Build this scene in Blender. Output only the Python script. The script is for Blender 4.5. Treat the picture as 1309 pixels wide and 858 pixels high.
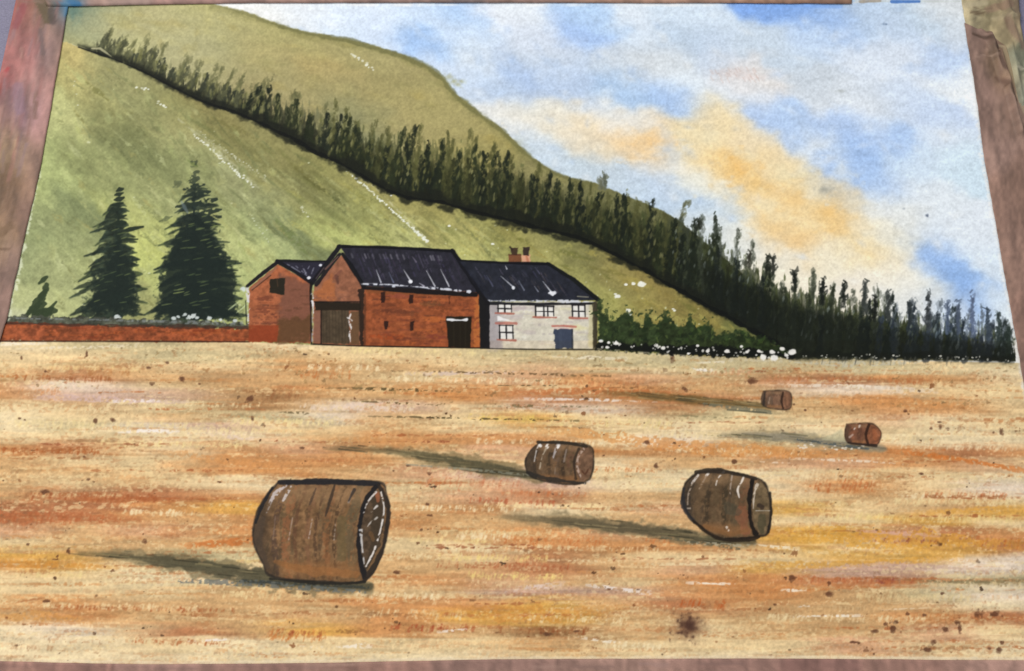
# A watercolour of a farm with hay bales, taped to a drawing board, photographed from above.
import bpy, math, random
import numpy as np

for o in list(bpy.data.objects):
    bpy.data.objects.remove(o, do_unlink=True)
sc = bpy.context.scene
COL = sc.collection
rng = np.random.default_rng(7)
random.seed(7)

# ------------------------------------------------------------------ camera
PW, PH = 1309.0, 858.0                 # size of the photograph, the unit the picture is measured in
LENS = 26.0
FPX = LENS / 36.0 * PW
TILT = math.radians(15.7)
DIST = 0.300                           # metres from the lens to the paper
CX, CY, CZ = 0.0, -DIST * math.sin(TILT), DIST * math.cos(TILT)
cam = bpy.data.cameras.new('camera'); cam.lens = LENS; cam.sensor_width = 36.0
cam.clip_start = 0.01; cam.clip_end = 50
co = bpy.data.objects.new('camera', cam); COL.objects.link(co)
co.location = (CX, CY, CZ); co.rotation_euler = (TILT, 0, 0)
sc.camera = co
cam.dof.use_dof = True; cam.dof.focus_distance = 0.288; cam.dof.aperture_fstop = 32.0
ST, CT = math.sin(TILT), math.cos(TILT)


def to_px(X, Y):
    ry, rz = Y - CY, -CZ
    dep = ry * ST - rz * CT
    up = ry * CT + rz * ST
    return PW / 2 + FPX * (X - CX) / dep, PH / 2 - FPX * up / dep


def to_world(px, py):
    a = (np.asarray(px, float) - PW / 2) / FPX
    b = (PH / 2 - np.asarray(py, float)) / FPX
    dy = b * CT + ST; dz = b * ST - CT
    t = -CZ / dz
    return CX + a * t, CY + dy * t

# ------------------------------------------------------------------ light
sc.view_settings.view_transform = 'Standard'
sc.view_settings.look = 'None'
sc.view_settings.exposure = 0.0
sc.view_settings.gamma = 1.0
w = bpy.data.worlds.new('World'); sc.world = w; w.use_nodes = True
bg = w.node_tree.nodes['Background']
bg.inputs[0].default_value = (0.93, 0.96, 1.0, 1); bg.inputs[1].default_value = 0.55


def area(name, loc, target, size, power, colr):
    l = bpy.data.lights.new(name, 'AREA'); l.shape = 'RECTANGLE'; l.size, l.size_y = size
    l.energy = power; l.color = colr
    o = bpy.data.objects.new(name, l); COL.objects.link(o); o.location = loc
    from mathutils import Vector
    o.rotation_euler = (Vector(target) - Vector(loc)).to_track_quat('-Z', 'Y').to_euler()
    return o


area('window_light', (-1.3, 1.1, 1.5), (0, 0, 0), (1.3, 1.0), 40.0, (1.0, 0.97, 0.93))

# ------------------------------------------------------------------ painter
S = 1.45
X0, Y0, X1, Y1 = -110, -14, 1400, 872
W, H = int((X1 - X0) * S), int((Y1 - Y0) * S)
C = np.zeros((H, W, 3), np.float32)
ID = np.zeros((H, W), np.int32)
GX = (X0 + (np.arange(W) + 0.5) / S).astype(np.float32)
GY = (Y0 + (np.arange(H) + 0.5) / S).astype(np.float32)


def sm(a, b, x):
    t = np.clip((x - a) / (b - a), 0, 1)
    return t * t * (3 - 2 * t)


def vnoise(cw, ch, seed, h=None, w_=None):
    h = h or H; w_ = w_ or W
    r = np.random.default_rng(seed)
    nx, ny = int(w_ / (cw * S)) + 3, int(h / (ch * S)) + 3
    g = r.random((ny, nx), dtype=np.float32)
    fx = (np.arange(w_, dtype=np.float32) / (cw * S)); fy = (np.arange(h, dtype=np.float32) / (ch * S))
    ix = fx.astype(int); iy = fy.astype(int)
    tx = fx - ix; ty = fy - iy
    tx = tx * tx * (3 - 2 * tx); ty = ty * ty * (3 - 2 * ty)
    row = g[:, ix] * (1 - tx) + g[:, ix + 1] * tx
    return row[iy] * (1 - ty)[:, None] + row[iy + 1] * ty[:, None]


def fbm(cw, ch, octv, seed):
    a, s, t = 1.0, 0, 0
    for k in range(octv):
        s = s + a * vnoise(max(cw / 2 ** k, 0.8), max(ch / 2 ** k, 0.8), seed * 31 + k); t += a; a *= 0.55
    s = s / t
    return (s - s.mean()) / (s.std() + 1e-6)          # zero mean, unit deviation


NO = {'f': fbm(2.0, 2.0, 2, 1), 'm': fbm(5, 5, 3, 2), 'l': fbm(26, 26, 4, 3), 'h': fbm(46, 5, 2, 4),
      't': fbm(3.4, 3.0, 2, 5), 'hh': fbm(150, 8, 4, 6), 'v': fbm(2.6, 16, 2, 8), 'b': fbm(14, 9, 3, 9), 's': fbm(5.5, 3.6, 2, 15), 'd': fbm(30, 7, 3, 16)}
TX, TY = fbm(34, 26, 3, 11), fbm(34, 26, 3, 12)       # warp


def crop(k, h, w_):
    n = NO[k]
    y = random.randint(0, max(0, H - h)); x = random.randint(0, max(0, W - w_))
    return n[y:y + h, x:x + w_]


def desat(pts, k, mul=1.0):
    out = []
    for x, y, c in pts:
        g_ = .3 * c[0] + .59 * c[1] + .11 * c[2]
        out.append((x, y, tuple((g_ + (v - g_) * k) * mul for v in c)))
    return out


def win(x0, y0, x1, y1):
    a = max(0, int((x0 - X0) * S)); b = min(W, int((x1 - X0) * S) + 2)
    c = max(0, int((y0 - Y0) * S)); d = min(H, int((y1 - Y0) * S) + 2)
    return (slice(c, d), slice(a, b)) if b > a and d > c else None


def rgb(c):
    return np.array(c, np.float32) / 255.0


def put(sl, m, col, var=0.0, ident=None, thr=0.5, mode='mix'):
    h, w_ = m.shape
    col = rgb(col) if np.ndim(col) == 1 else col
    if var:
        col = col * (1 + var * crop('m', h, w_)[..., None])
    if mode == 'mul':
        C[sl] *= 1 - m[..., None] * (1 - col)
    else:
        C[sl] += m[..., None] * (col - C[sl])
    if ident is not None:
        ID[sl][m > thr] = ident


def seg_dist(PX, PY, pts):
    best = None; par = None
    L = [0]
    for i in range(len(pts) - 1):
        L.append(L[-1] + math.hypot(pts[i + 1][0] - pts[i][0], pts[i + 1][1] - pts[i][1]))
    T = max(L[-1], 1e-6)
    for i in range(len(pts) - 1):
        ax, ay = pts[i]; bx, by = pts[i + 1]
        dx, dy = bx - ax, by - ay
        q = max(dx * dx + dy * dy, 1e-9)
        t = np.clip(((PX - ax) * dx + (PY - ay) * dy) / q, 0, 1)
        d = np.hypot(PX - ax - t * dx, PY - ay - t * dy)
        p = (L[i] + t * (L[i + 1] - L[i])) / T
        if best is None:
            best, par = d, p
        else:
            k = d < best
            best = np.where(k, d, best); par = np.where(k, p, par)
    return best, par


def stroke(pts, wd, col, a=1.0, dry=None, soft=1.1, rough=0.12, var=0.0, ident=None, fade=None, mode='mix', thr=0.5, tooth='t'):
    """A brush stroke: pts polyline, wd width or list of widths along it, dry = tooth threshold (0 wet .. 1 very dry)."""
    wl = list(wd) if hasattr(wd, '__len__') else [wd, wd]
    mx = max(wl) / 2 + soft + 2
    xs = [p[0] for p in pts]; ys = [p[1] for p in pts]
    sl = win(min(xs) - mx, min(ys) - mx, max(xs) + mx, max(ys) + mx)
    if sl is None: return
    PX, PY = np.meshgrid(GX[sl[1]], GY[sl[0]])
    d, p = seg_dist(PX, PY, pts)
    hw = np.interp(p, np.linspace(0, 1, len(wl)), wl) / 2
    h, w_ = d.shape
    hw = hw * (1 + .75 * rough * crop('b', h, w_) + .25 * rough * crop('m', h, w_))
    m = sm(-soft / 2, soft / 2, hw - d)
    if dry is not None:
        m = m * sm(dry * 2 - 1.5, dry * 2 - 0.5, crop(tooth, h, w_))
    if fade:
        m = m * np.interp(p, np.linspace(0, 1, len(fade)), fade)
    put(sl, (m * a).astype(np.float32), col, var, ident, thr, mode)


def poly_sd(PX, PY, pts):
    ins = np.zeros(PX.shape, bool)
    n = len(pts)
    for i in range(n):
        ax, ay = pts[i]; bx, by = pts[(i + 1) % n]
        if ay == by: continue
        k = (ay > PY) != (by > PY)
        ins ^= k & (PX < (bx - ax) * (PY - ay) / (by - ay) + ax)
    d, _ = seg_dist(PX, PY, list(pts) + [pts[0]])
    return np.where(ins, d, -d)


def pmask(pts, soft=1.2, rough=0.5, key='m'):
    xs = [p[0] for p in pts]; ys = [p[1] for p in pts]
    mx = soft + 3
    sl = win(min(xs) - mx, min(ys) - mx, max(xs) + mx, max(ys) + mx)
    PX, PY = np.meshgrid(GX[sl[1]], GY[sl[0]])
    sd = poly_sd(PX, PY, pts)
    if rough: sd = sd + rough * crop(key, *sd.shape)
    return sl, sm(-soft / 2, soft / 2, sd).astype(np.float32), PX, PY


def poly(pts, col, a=1.0, soft=1.2, rough=0.3, var=0.0, ident=None, mode='mix', dry=None):
    sl, m, _, _ = pmask(pts, soft, rough)
    if dry is not None: m = m * sm(dry * 2 - 1.5, dry * 2 - 0.5, crop('t', *m.shape))
    put(sl, m * a, col, var, ident, 0.5, mode)


def blob(x, y, rx, ry, col, a=1.0, hard=0.0, rough=0.2, ident=None, mode='mix', key='m'):
    sl = win(x - rx * 2.4 - 2, y - ry * 2.4 - 2, x + rx * 2.4 + 2, y + ry * 2.4 + 2)
    if sl is None: return
    PX, PY = np.meshgrid(GX[sl[1]], GY[sl[0]])
    r = np.hypot((PX - x) / rx, (PY - y) / ry) * (1 + rough * crop(key, *PX.shape))
    m = sm(1.25, 0.75, r) if hard else np.exp(-r * r)
    put(sl, (m * a).astype(np.float32), col, 0, ident, 0.4, mode)


def smooth(pts, n=6):
    """Catmull-Rom through the points."""
    P = [pts[0]] + list(pts) + [pts[-1]]
    out = []
    for i in range(1, len(P) - 2):
        p0, p1, p2, p3 = [np.array(q, float) for q in P[i - 1:i + 3]]
        for k in range(n):
            t = k / n
            out.append(tuple(0.5 * (2 * p1 + (p2 - p0) * t + (2 * p0 - 5 * p1 + 4 * p2 - p3) * t * t + (3 * p1 - p0 - 3 * p2 + p3) * t ** 3)))
    out.append(tuple(pts[-1]))
    return out


def yat(line, x):
    return np.interp(x, [p[0] for p in line], [p[1] for p in line])


def wash(points, sx, sy, x0, y0, x1, y1, warp=0.0, ang=0.0, q=4):
    """A blended wash from colour touches (x, y, colour); returns slice and colours at full size."""
    sl = win(x0, y0, x1, y1)
    gx, gy = GX[sl[1]], GY[sl[0]]
    PX, PY = np.meshgrid(gx[::q], gy[::q])
    if warp:
        PX = PX + warp * TX[sl][::q, ::q]; PY = PY + warp * 0.7 * TY[sl][::q, ::q]
    ca, sa = math.cos(ang), math.sin(ang)
    num = np.zeros(PX.shape + (3,), np.float32); den = np.zeros(PX.shape, np.float32) + 1e-9
    for x, y, c in points:
        dx, dy = PX - x, PY - y
        u = (dx * ca + dy * sa) / sx; v = (-dx * sa + dy * ca) / sy
        r2 = u * u + v * v
        g = np.exp(-0.5 * r2) + 1e-4 / (1 + r2)
        num += g[..., None] * rgb(c); den += g
    out = num / den[..., None]
    # enlarge
    h, w_ = len(gy), len(gx)
    fy = np.minimum(np.arange(h) / q, out.shape[0] - 1.001); fx = np.minimum(np.arange(w_) / q, out.shape[1] - 1.001)
    iy = fy.astype(int); ix = fx.astype(int); ty = (fy - iy)[:, None, None]; tx = (fx - ix)[None, :, None]
    iy1 = np.minimum(iy + 1, out.shape[0] - 1); ix1 = np.minimum(ix + 1, out.shape[1] - 1)
    r0 = out[iy]; r1 = out[iy1]
    big = (r0[:, ix] * (1 - tx) + r0[:, ix1] * tx) * (1 - ty) + (r1[:, ix] * (1 - tx) + r1[:, ix1] * tx) * ty
    return sl, big.astype(np.float32)


PARTS = {}                                            # id -> (name, parent id, label, group)


def part(name, parent=0, label=None, group=None):
    i = len(PARTS) + 1
    PARTS[i] = (name, parent, label, group)
    return i

# ---- sky
SKY = part('painted_sky', 0, 'pale blue painted sky with warm orange and cream clouds')
sky_pts = [(370,15,(226,233,240)),(430,40,(209,224,241)),(480,42,(206,221,241)),(545,58,(152,188,236)),(560,20,(196,216,240)),(592,14,(166,198,238)),
 (640,20,(226,231,239)),(600,75,(217,226,233)),(560,92,(206,220,238)),(630,112,(172,196,229)),(640,150,(226,225,220)),(520,20,(205,222,242)),(470,15,(216,228,242)),(330,12,(236,236,232)),(400,18,(230,236,242)),
 (590,45,(196,215,238)),(615,90,(205,218,232)),(600,112,(196,212,232)),
 (670,20,(226,234,241)),(740,45,(160,190,236)),(760,25,(176,206,241)),(690,50,(206,216,231)),(800,20,(216,226,236)),(820,45,(206,219,233)),(880,25,(206,221,236)),
 (990,10,(124,167,235)),(870,48,(187,206,226)),(700,80,(197,209,223)),(670,100,(166,190,226)),(720,102,(181,201,229)),(790,85,(201,211,221)),(840,76,(206,212,216)),
 (910,72,(190,206,226)),(940,95,(226,222,220)),(800,117,(166,196,231)),(860,127,(164,194,236)),(880,108,(221,231,239)),(960,122,(216,223,231)),(980,150,(170,196,236)),
 (690,140,(229,226,213)),(660,152,(233,225,206)),(720,163,(232,217,188)),(752,180,(234,213,176)),(655,172,(195,210,226)),(700,192,(196,211,223)),(760,207,(190,206,217)),
 (800,217,(186,206,226)),(832,176,(240,194,126)),(818,191,(239,203,148)),(806,155,(231,229,221)),(853,193,(216,216,211)),(882,180,(236,215,166)),(922,155,(239,215,164)),
 (900,203,(240,220,174)),(946,215,(236,189,112)),(895,230,(233,231,216)),(990,215,(239,212,160)),(842,225,(190,208,229)),
 (1025,12,(128,169,231)),(1060,30,(160,191,236)),(1100,25,(180,201,226)),(1180,25,(191,209,226)),(1220,15,(216,221,223)),(1000,65,(196,211,226)),(1040,50,(191,211,236)),
 (1100,75,(216,226,239)),(1150,70,(216,226,239)),(1212,75,(184,205,236)),(1232,110,(236,241,243)),(1060,110,(196,206,216)),(1085,123,(227,233,239)),(1112,127,(205,215,226)),
 (1100,155,(234,238,241)),(1160,130,(206,219,236)),(1190,145,(194,212,239)),(970,103,(226,221,216)),(1000,150,(178,204,239)),(1020,170,(174,200,236)),(1060,190,(232,234,230)),
 (1088,168,(158,189,236)),(1105,200,(142,179,233)),(1130,172,(164,195,239)),(1085,217,(168,197,239)),(1150,210,(206,223,239)),(1240,210,(206,226,239)),(965,185,(237,216,175)),
 (790,224,(196,206,211)),(800,245,(186,206,226)),(930,222,(234,190,112)),(1000,245,(234,190,118)),(1030,238,(241,221,170)),(1055,244,(205,196,176)),
 (1062,272,(238,196,124)),(990,290,(240,206,145)),(1020,310,(234,196,135)),(940,282,(216,221,216)),(900,262,(186,206,226)),(960,312,(226,226,216)),(1000,342,(237,227,202)),
 (1060,330,(240,230,202)),(1112,326,(240,217,168)),(1140,300,(237,230,207)),(1150,350,(240,232,212)),(1100,222,(150,186,236)),(1122,228,(186,206,233)),(1180,250,(223,231,237)),
 (1150,272,(226,229,226)),(1200,300,(216,226,236)),(1202,330,(148,184,236)),(1225,358,(138,177,231)),(1242,378,(132,171,229)),(1182,362,(223,226,221)),(1262,330,(216,229,241)),
 (1278,392,(226,236,241)),(1080,372,(237,227,207)),(1165,390,(226,226,220)),(1215,400,(196,212,232)),(900,300,(206,214,216)),(970,255,(240,212,158)),(1020,275,(242,215,160)),(960,240,(240,205,140)),
 (1280,440,(226,232,236)),(1250,300,(224,232,240)),(1210,180,(212,224,238)),(1230,45,(206,216,226)),(1140,40,(190,208,230))]
sl, wv = wash([(x, y, c) for (x, y, c0) in sky_pts for (_, _, c) in desat([(x, y, c0)], .9 if c0[2] > c0[0] + 25 else .88, 1.012)], 23, 12.5, X0, Y0, X1, 480, warp=6, ang=.36)
C[sl] = wv
ID[sl] = SKY
g = 1 + 0.010 * NO['m'][sl] + 0.012 * NO['d'][sl] + 0.010 * NO['f'][sl]
C[sl] *= g[..., None]
for k in range(260):                                    # wispy cloud edges
    x, y = random.uniform(330, 1250), random.uniform(8, 390)
    L = random.uniform(12, 48); an = random.gauss(0.35, 0.3)
    lift = random.random() < 0.62
    stroke(smooth([(x, y), (x + L * .5 * math.cos(an), y + L * .5 * math.sin(an) + random.uniform(-3, 3)), (x + L * math.cos(an), y + L * math.sin(an))], 4),
           [1, random.uniform(4, 12), 1], (240, 240, 236) if lift else (165, 190, 225), random.uniform(.10, .34), soft=8, rough=.4, fade=[0, 1, 0])
for x, y, rx, ry, c, a in [(832, 177, 16, 9, (240, 190, 118), .45), (818, 190, 14, 7, (240, 204, 150), .4), (946, 214, 16, 11, (236, 184, 104), .5), (938, 226, 12, 8, (234, 188, 112), .35), (1060, 272, 14, 11, (236, 190, 116), .45), (1018, 256, 12, 14, (236, 192, 122), .4), (988, 292, 18, 8, (238, 200, 136), .35),
                           (1024, 302, 16, 8, (236, 194, 130), .35), (1112, 326, 10, 6, (238, 208, 150), .4), (896, 231, 22, 9, (238, 236, 222), .7), (925, 243, 12, 7, (234, 232, 218), .45), (860, 197, 10, 9, (214, 218, 216), .6), (1000, 226, 20, 8, (240, 226, 184), .55), (1038, 246, 10, 9, (242, 230, 200), .55), (980, 262, 10, 8, (242, 228, 190), .55),
                           (1000, 276, 12, 6, (242, 224, 180), .4), (1040, 290, 9, 7, (242, 222, 176), .4), (960, 200, 18, 8, (240, 226, 186), .45), (905, 178, 16, 8, (238, 226, 190), .45), (808, 158, 16, 9, (236, 232, 222), .55), (850, 172, 10, 10, (210, 214, 214), .45), (1075, 222, 12, 9, (226, 226, 218), .5), (1090, 258, 14, 12, (222, 222, 212), .5),
                           (935, 268, 12, 9, (208, 214, 214), .5), (1095, 290, 14, 10, (238, 230, 206), .4), (780, 195, 16, 6, (232, 222, 196), .4), (700, 160, 24, 7, (238, 226, 200), .35), (965, 238, 8, 10, (236, 196, 124), .4), (1045, 262, 7, 9, (240, 214, 162), .4)]:
    blob(x, y, rx, ry, c, a, rough=.3, key='b')
for x, y, rx, ry, c, a in [(940, 93, 22, 6, (205, 180, 170), .3), (958, 99, 16, 4, (236, 220, 215), .5), (1055, 243, 9, 5, (150, 150, 140), .45), (1052, 242, 4, 3, (130, 130, 120), .3),
                           (1133, 31, 2, 1.5, (90, 110, 140), .8), (1185, 276, 1.5, 1.5, (90, 100, 120), .9), (1155, 267, 1.8, 1.4, (120, 130, 140), .5), (1074, 116, 6, 2, (150, 155, 150), .5),
                           (853, 190, 8, 5, (188, 196, 204), .5)]:
    blob(x, y, rx, ry, c, a)
for k in range(26):                                     # dry pinkish drag marks on the cloud
    x, y = random.uniform(905, 972), random.uniform(86, 104)
    stroke([(x, y), (x + 3, y + 5)], 1.4, (200, 175, 165), .35, soft=1.5)
for k in range(34):                                     # pale unpainted paper along the top edge
    x = random.choice([random.uniform(320, 560), random.uniform(610, 900)])
    stroke([(x, 6), (x + random.uniform(15, 50), 6)], random.uniform(2, 5), (242, 244, 245), .6, soft=3, fade=[0, 1, 0])

# ---- hills
ridge = smooth([(60, 4), (240, 3), (270, 5), (300, 11), (330, 21), (370, 35), (400, 42), (440, 49), (475, 58), (510, 68), (545, 83), (565, 98), (580, 117), (597, 131), (620, 150), (640, 163),
                (660, 183), (690, 208), (720, 224), (760, 234), (800, 250), (830, 262), (865, 280), (900, 308), (950, 350), (1000, 392), (1060, 428), (1100, 448), (1320, 464)], 4)
belt = smooth([(100, 60), (124, 68), (150, 77), (180, 90), (215, 108), (260, 130), (300, 143), (340, 161), (380, 180), (400, 193), (430, 206), (460, 223), (490, 240), (520, 252), (560, 258),
               (600, 269), (650, 281), (700, 294), (740, 304), (780, 322), (820, 343), (850, 361), (900, 388), (940, 410), (980, 432), (1010, 448), (1040, 458), (1320, 462)], 4)
beltbot = smooth([(-120, 30), (60, 50), (100, 60)], 4)[:-1] + belt
UP = part('painted_upper_hill', 0, 'olive yellow upper hill above the tree belt')
up_pts = [(95,15,(112,136,120)),(100,30,(150,158,112)),(122,25,(167,166,112)),(150,30,(191,181,116)),(220,20,(191,181,116)),(300,25,(186,175,100)),(270,45,(166,161,106)),(230,60,(186,180,120)),(160,50,(191,185,116)),
 (310,60,(181,170,101)),(380,46,(181,170,96)),(340,80,(186,168,96)),(420,92,(192,164,88)),(460,102,(166,151,86)),(400,110,(178,160,90)),(500,78,(181,166,96)),(540,90,(171,156,90)),(520,112,(176,161,91)),
 (560,122,(178,163,89)),(440,127,(148,146,92)),(600,152,(176,161,90)),(640,182,(165,151,76)),(700,215,(150,141,80)),(760,242,(130,126,70)),(340,122,(165,150,90)),(800,260,(112,112,62)),(880,300,(70,75,45)),(360,100,(168,158,96)),
 (480,120,(182,165,92)),(180,25,(180,172,110)),(260,28,(192,184,112)),(500,100,(160,146,82)),(90,50,(172,168,104)),(420,62,(176,162,92)),(470,76,(178,168,98)),(250,80,(180,172,112)),(290,90,(176,166,104))]
sl, wv = wash(desat(up_pts, .76, .97), 26, 15, X0, Y0, 1330, 470, warp=7, ang=0.35)
PX, PY = np.meshgrid(GX[sl[1]], GY[sl[0]])
yr = yat(ridge, GX[sl[1]])[None, :]; yb = yat(beltbot, GX[sl[1]])[None, :]
wv = wv * (1 + 0.012 * NO['m'][sl] + 0.012 * NO['d'][sl] + 0.012 * NO['f'][sl])[..., None]
m = sm(-1.3, 1.3, PY - yr + 0.5 * NO['m'][sl]) * sm(1.2, -1.2, PY - yb)
put(sl, m.astype(np.float32), wv, 0, UP)
LOW = part('painted_lower_hill', 0, 'green lower hillside with diagonal strokes and white flecks')
low_pts = [(90,70,(192,172,96)),(100,110,(181,171,96)),(140,110,(152,151,91)),(75,140,(187,187,112)),(130,150,(141,141,81)),(160,100,(157,152,92)),(70,200,(167,177,102)),(100,200,(136,141,81)),(180,140,(146,146,86)),(230,152,(151,146,81)),
 (170,190,(126,131,76)),(240,180,(166,161,96)),(300,190,(136,131,71)),(272,143,(141,131,71)),(40,250,(167,177,102)),(60,290,(146,156,96)),(30,330,(141,151,96)),(90,300,(151,156,96)),(100,280,(131,141,86)),(180,280,(177,181,96)),
 (185,330,(192,197,96)),(60,350,(167,172,106)),(30,380,(184,188,122)),(60,390,(176,181,111)),(185,400,(161,161,91)),(270,280,(161,166,96)),(310,332,(187,192,112)),(300,230,(151,151,96)),(250,212,(141,146,86)),(150,222,(151,156,91)),
 (330,260,(151,156,96)),(372,300,(122,132,82)),(350,312,(167,177,106)),(420,300,(171,176,91)),(460,308,(187,192,101)),(405,242,(122,120,66)),(430,230,(151,146,76)),(480,280,(161,161,81)),(500,248,(166,156,81)),(550,270,(156,146,71)),
 (560,300,(176,166,86)),(520,305,(191,191,111)),(600,300,(176,166,86)),(640,310,(151,151,76)),(600,322,(191,191,101)),(650,297,(151,141,66)),(700,312,(166,156,81)),(730,326,(124,124,65)),(760,345,(134,125,66)),(720,350,(166,161,81)),
 (800,370,(161,146,71)),(780,400,(166,161,76)),(850,390,(151,131,61)),(900,412,(140,125,56)),(830,402,(151,141,66)),(950,432,(110,113,55)),(700,335,(172,166,84)),(380,200,(140,134,72)),(350,180,(150,142,80)),(440,270,(150,152,82)),
 (200,240,(158,162,96)),(120,340,(168,174,104)),(20,410,(190,192,140)),(210,360,(178,184,98)),(320,360,(172,182,104)),(50,160,(178,180,108)),(350,230,(154,150,86))]
low_line = [(-120, 440), (1060, 462)]
sl, wv = wash(desat(low_pts, .80, .99), 27, 11, X0, Y0, 1060, 480, warp=7, ang=0.62)
PX, PY = np.meshgrid(GX[sl[1]], GY[sl[0]])
yb = yat(beltbot, GX[sl[1]])[None, :]
wv = wv * (1 + 0.02 * NO['m'][sl] + 0.02 * NO['b'][sl] + 0.012 * NO['f'][sl])[..., None]
m = sm(-1.0, 1.0, PY - yb + 0.4 * NO['m'][sl])
put(sl, m.astype(np.float32), wv, 0, LOW)


def hill_strokes(n, xr, line_lo, cols, an0, keep):
    for k in range(n):
        x = random.uniform(*xr); lo = yat(line_lo, x)
        y = random.uniform(lo + 6, 425)
        an = random.gauss(an0, .14); L = random.uniform(10, 70)
        e = (x + L * math.cos(an), y + L * math.sin(an))
        if e[1] < yat(line_lo, e[0]) + 4 or e[1] > 432: continue
        stroke(smooth([(x, y), ((x + e[0]) / 2 + random.uniform(-2, 2), (y + e[1]) / 2 + random.uniform(-2, 2)), e], 3), [1, random.uniform(1.5, 8), 1],
               random.choice(cols), random.uniform(.15, .5), dry=random.uniform(.1, .45), soft=2.2, rough=.35, fade=[.2, 1, .1], tooth=random.choice('ttb'))


hill_strokes(620, (60, 640), belt, [(104, 106, 66), (122, 120, 74), (92, 98, 64), (186, 186, 122), (198, 198, 140), (164, 154, 92)], .70, 0)
hill_strokes(320, (15, 330), belt, [(126, 132, 90), (180, 186, 124), (204, 208, 152), (140, 146, 98), (108, 116, 76)], .85, 0)
hill_strokes(170, (560, 930), belt, [(120, 116, 56), (104, 106, 52), (186, 178, 96), (176, 160, 78), (150, 130, 62)], .42, 0)
for k in range(150):                                    # soft brush drift on the upper hill
    x = random.uniform(110, 700); lo, hi = yat(ridge, x) + 8, yat(belt, x) - 40
    if hi < lo + 4: continue
    y = random.uniform(lo, hi); an = random.gauss(.28, .15); L = random.uniform(15, 60)
    stroke([(x, y), (x + L * math.cos(an), y + L * math.sin(an))], [2, random.uniform(4, 12), 2], random.choice([(150, 140, 82), (198, 186, 118), (178, 158, 84), (140, 138, 90)]),
           random.uniform(.08, .22), soft=6, rough=.4, fade=[0, 1, 0])
for k in range(170):
    x = random.uniform(20, 330); y = random.uniform(max(yat(belt, x) + 10, 110), 405); an = random.gauss(.95, .25); L = random.uniform(12, 60)
    if x < 60 - .22 * (y - 215): continue
    stroke([(x, y), (x + L * math.cos(an) * .6, y + L * math.sin(an))], [2, random.uniform(4, 11), 2], random.choice([(184, 190, 128), (196, 202, 136), (172, 180, 112), (196, 194, 126), (126, 134, 86)]), random.uniform(.12, .36), soft=4, rough=.4, dry=.15, fade=[0, 1, .2], tooth='b')
for k in range(120):
    x = random.uniform(320, 620); y = random.uniform(yat(belt, x) + 8, 330); an = random.gauss(.7, .12); L = random.uniform(20, 80)
    stroke([(x, y), (x + L * math.cos(an), y + L * math.sin(an))], [1, random.uniform(2.5, 7), 1], random.choice([(192, 194, 122), (110, 112, 64), (182, 176, 98), (124, 126, 72), (200, 202, 140)]), random.uniform(.15, .45), soft=2.5, rough=.4, dry=.15, fade=[0, 1, .1], tooth='t')
for k in range(26):                                     # olive furrows raked down the slope
    x = random.uniform(210, 540); y = random.uniform(yat(belt, x) + 8, yat(belt, x) + 80); L = random.uniform(40, 110); an = random.gauss(.68, .08)
    if y + L * math.sin(an) > 330: continue
    stroke(smooth([(x, y), (x + L * .5 * math.cos(an), y + L * .5 * math.sin(an) + random.uniform(-3, 1)), (x + L * math.cos(an), y + L * math.sin(an))], 4), [2, random.uniform(4, 9), 2], random.choice([(104, 104, 60), (116, 114, 66), (96, 104, 62)]), random.uniform(.22, .45), soft=4, rough=.35, fade=[0, 1, .7, 0])
for a_, b_, wd, c, al in [((388, 226), (440, 262), 7, (92, 92, 50), .6), ((372, 210), (400, 232), 6, (110, 106, 58), .5), ((352, 280), (392, 325), 11, (112, 124, 72), .55), ((110, 105), (138, 128), 6, (112, 110, 60), .55),
                          ((95, 142), (108, 158), 4, (120, 116, 66), .5), ((270, 150), (330, 178), 8, (112, 108, 60), .35), ((715, 320), (760, 334), 9, (104, 106, 54), .5), ((748, 340), (800, 352), 6, (116, 110, 56), .45),
                          ((300, 300), (318, 335), 6, (150, 160, 96), .5), ((240, 205), (252, 212), 5, (98, 112, 60), .6), ((440, 235), (520, 300), 5, (140, 136, 72), .4)]:
    stroke([a_, b_], [2, wd, 2], c, al, soft=3, rough=.4, dry=.2)
rl = [p for p in ridge if 268 < p[0] < 770]
stroke([(x, y + 2.2) for x, y in rl], [2, 5, 6, 7, 7, 6, 5, 4], (98, 98, 62), .62, soft=3, rough=.35, fade=[.35, 1, 1, 1, 1, .9, .8])
stroke([(x, y + 5) for x, y in rl], [5, 10, 10, 9, 6], (126, 122, 74), .35, soft=6, rough=.4)
for x, y in [(573, 98), (580, 104), (586, 108), (590, 104), (596, 130)]:
    blob(x, y, 4, 2.6, (150, 145, 85), .45)
blob(93, 14, 9, 9, (70, 110, 110), .5); blob(104, 12, 22, 5, (120, 140, 118), .3)


def dotted(a_, b_, n, r, col=(236, 238, 226), al=.85, jit=1.4):
    for k in range(n):
        t = (k + random.random() * .6) / n
        x = a_[0] + (b_[0] - a_[0]) * t + random.gauss(0, jit); y = a_[1] + (b_[1] - a_[1]) * t + random.gauss(0, jit * .6)
        blob(x, y, r * random.uniform(.5, 1.25), r * random.uniform(.45, .9), col, al * random.uniform(.5, 1), hard=1)


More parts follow.
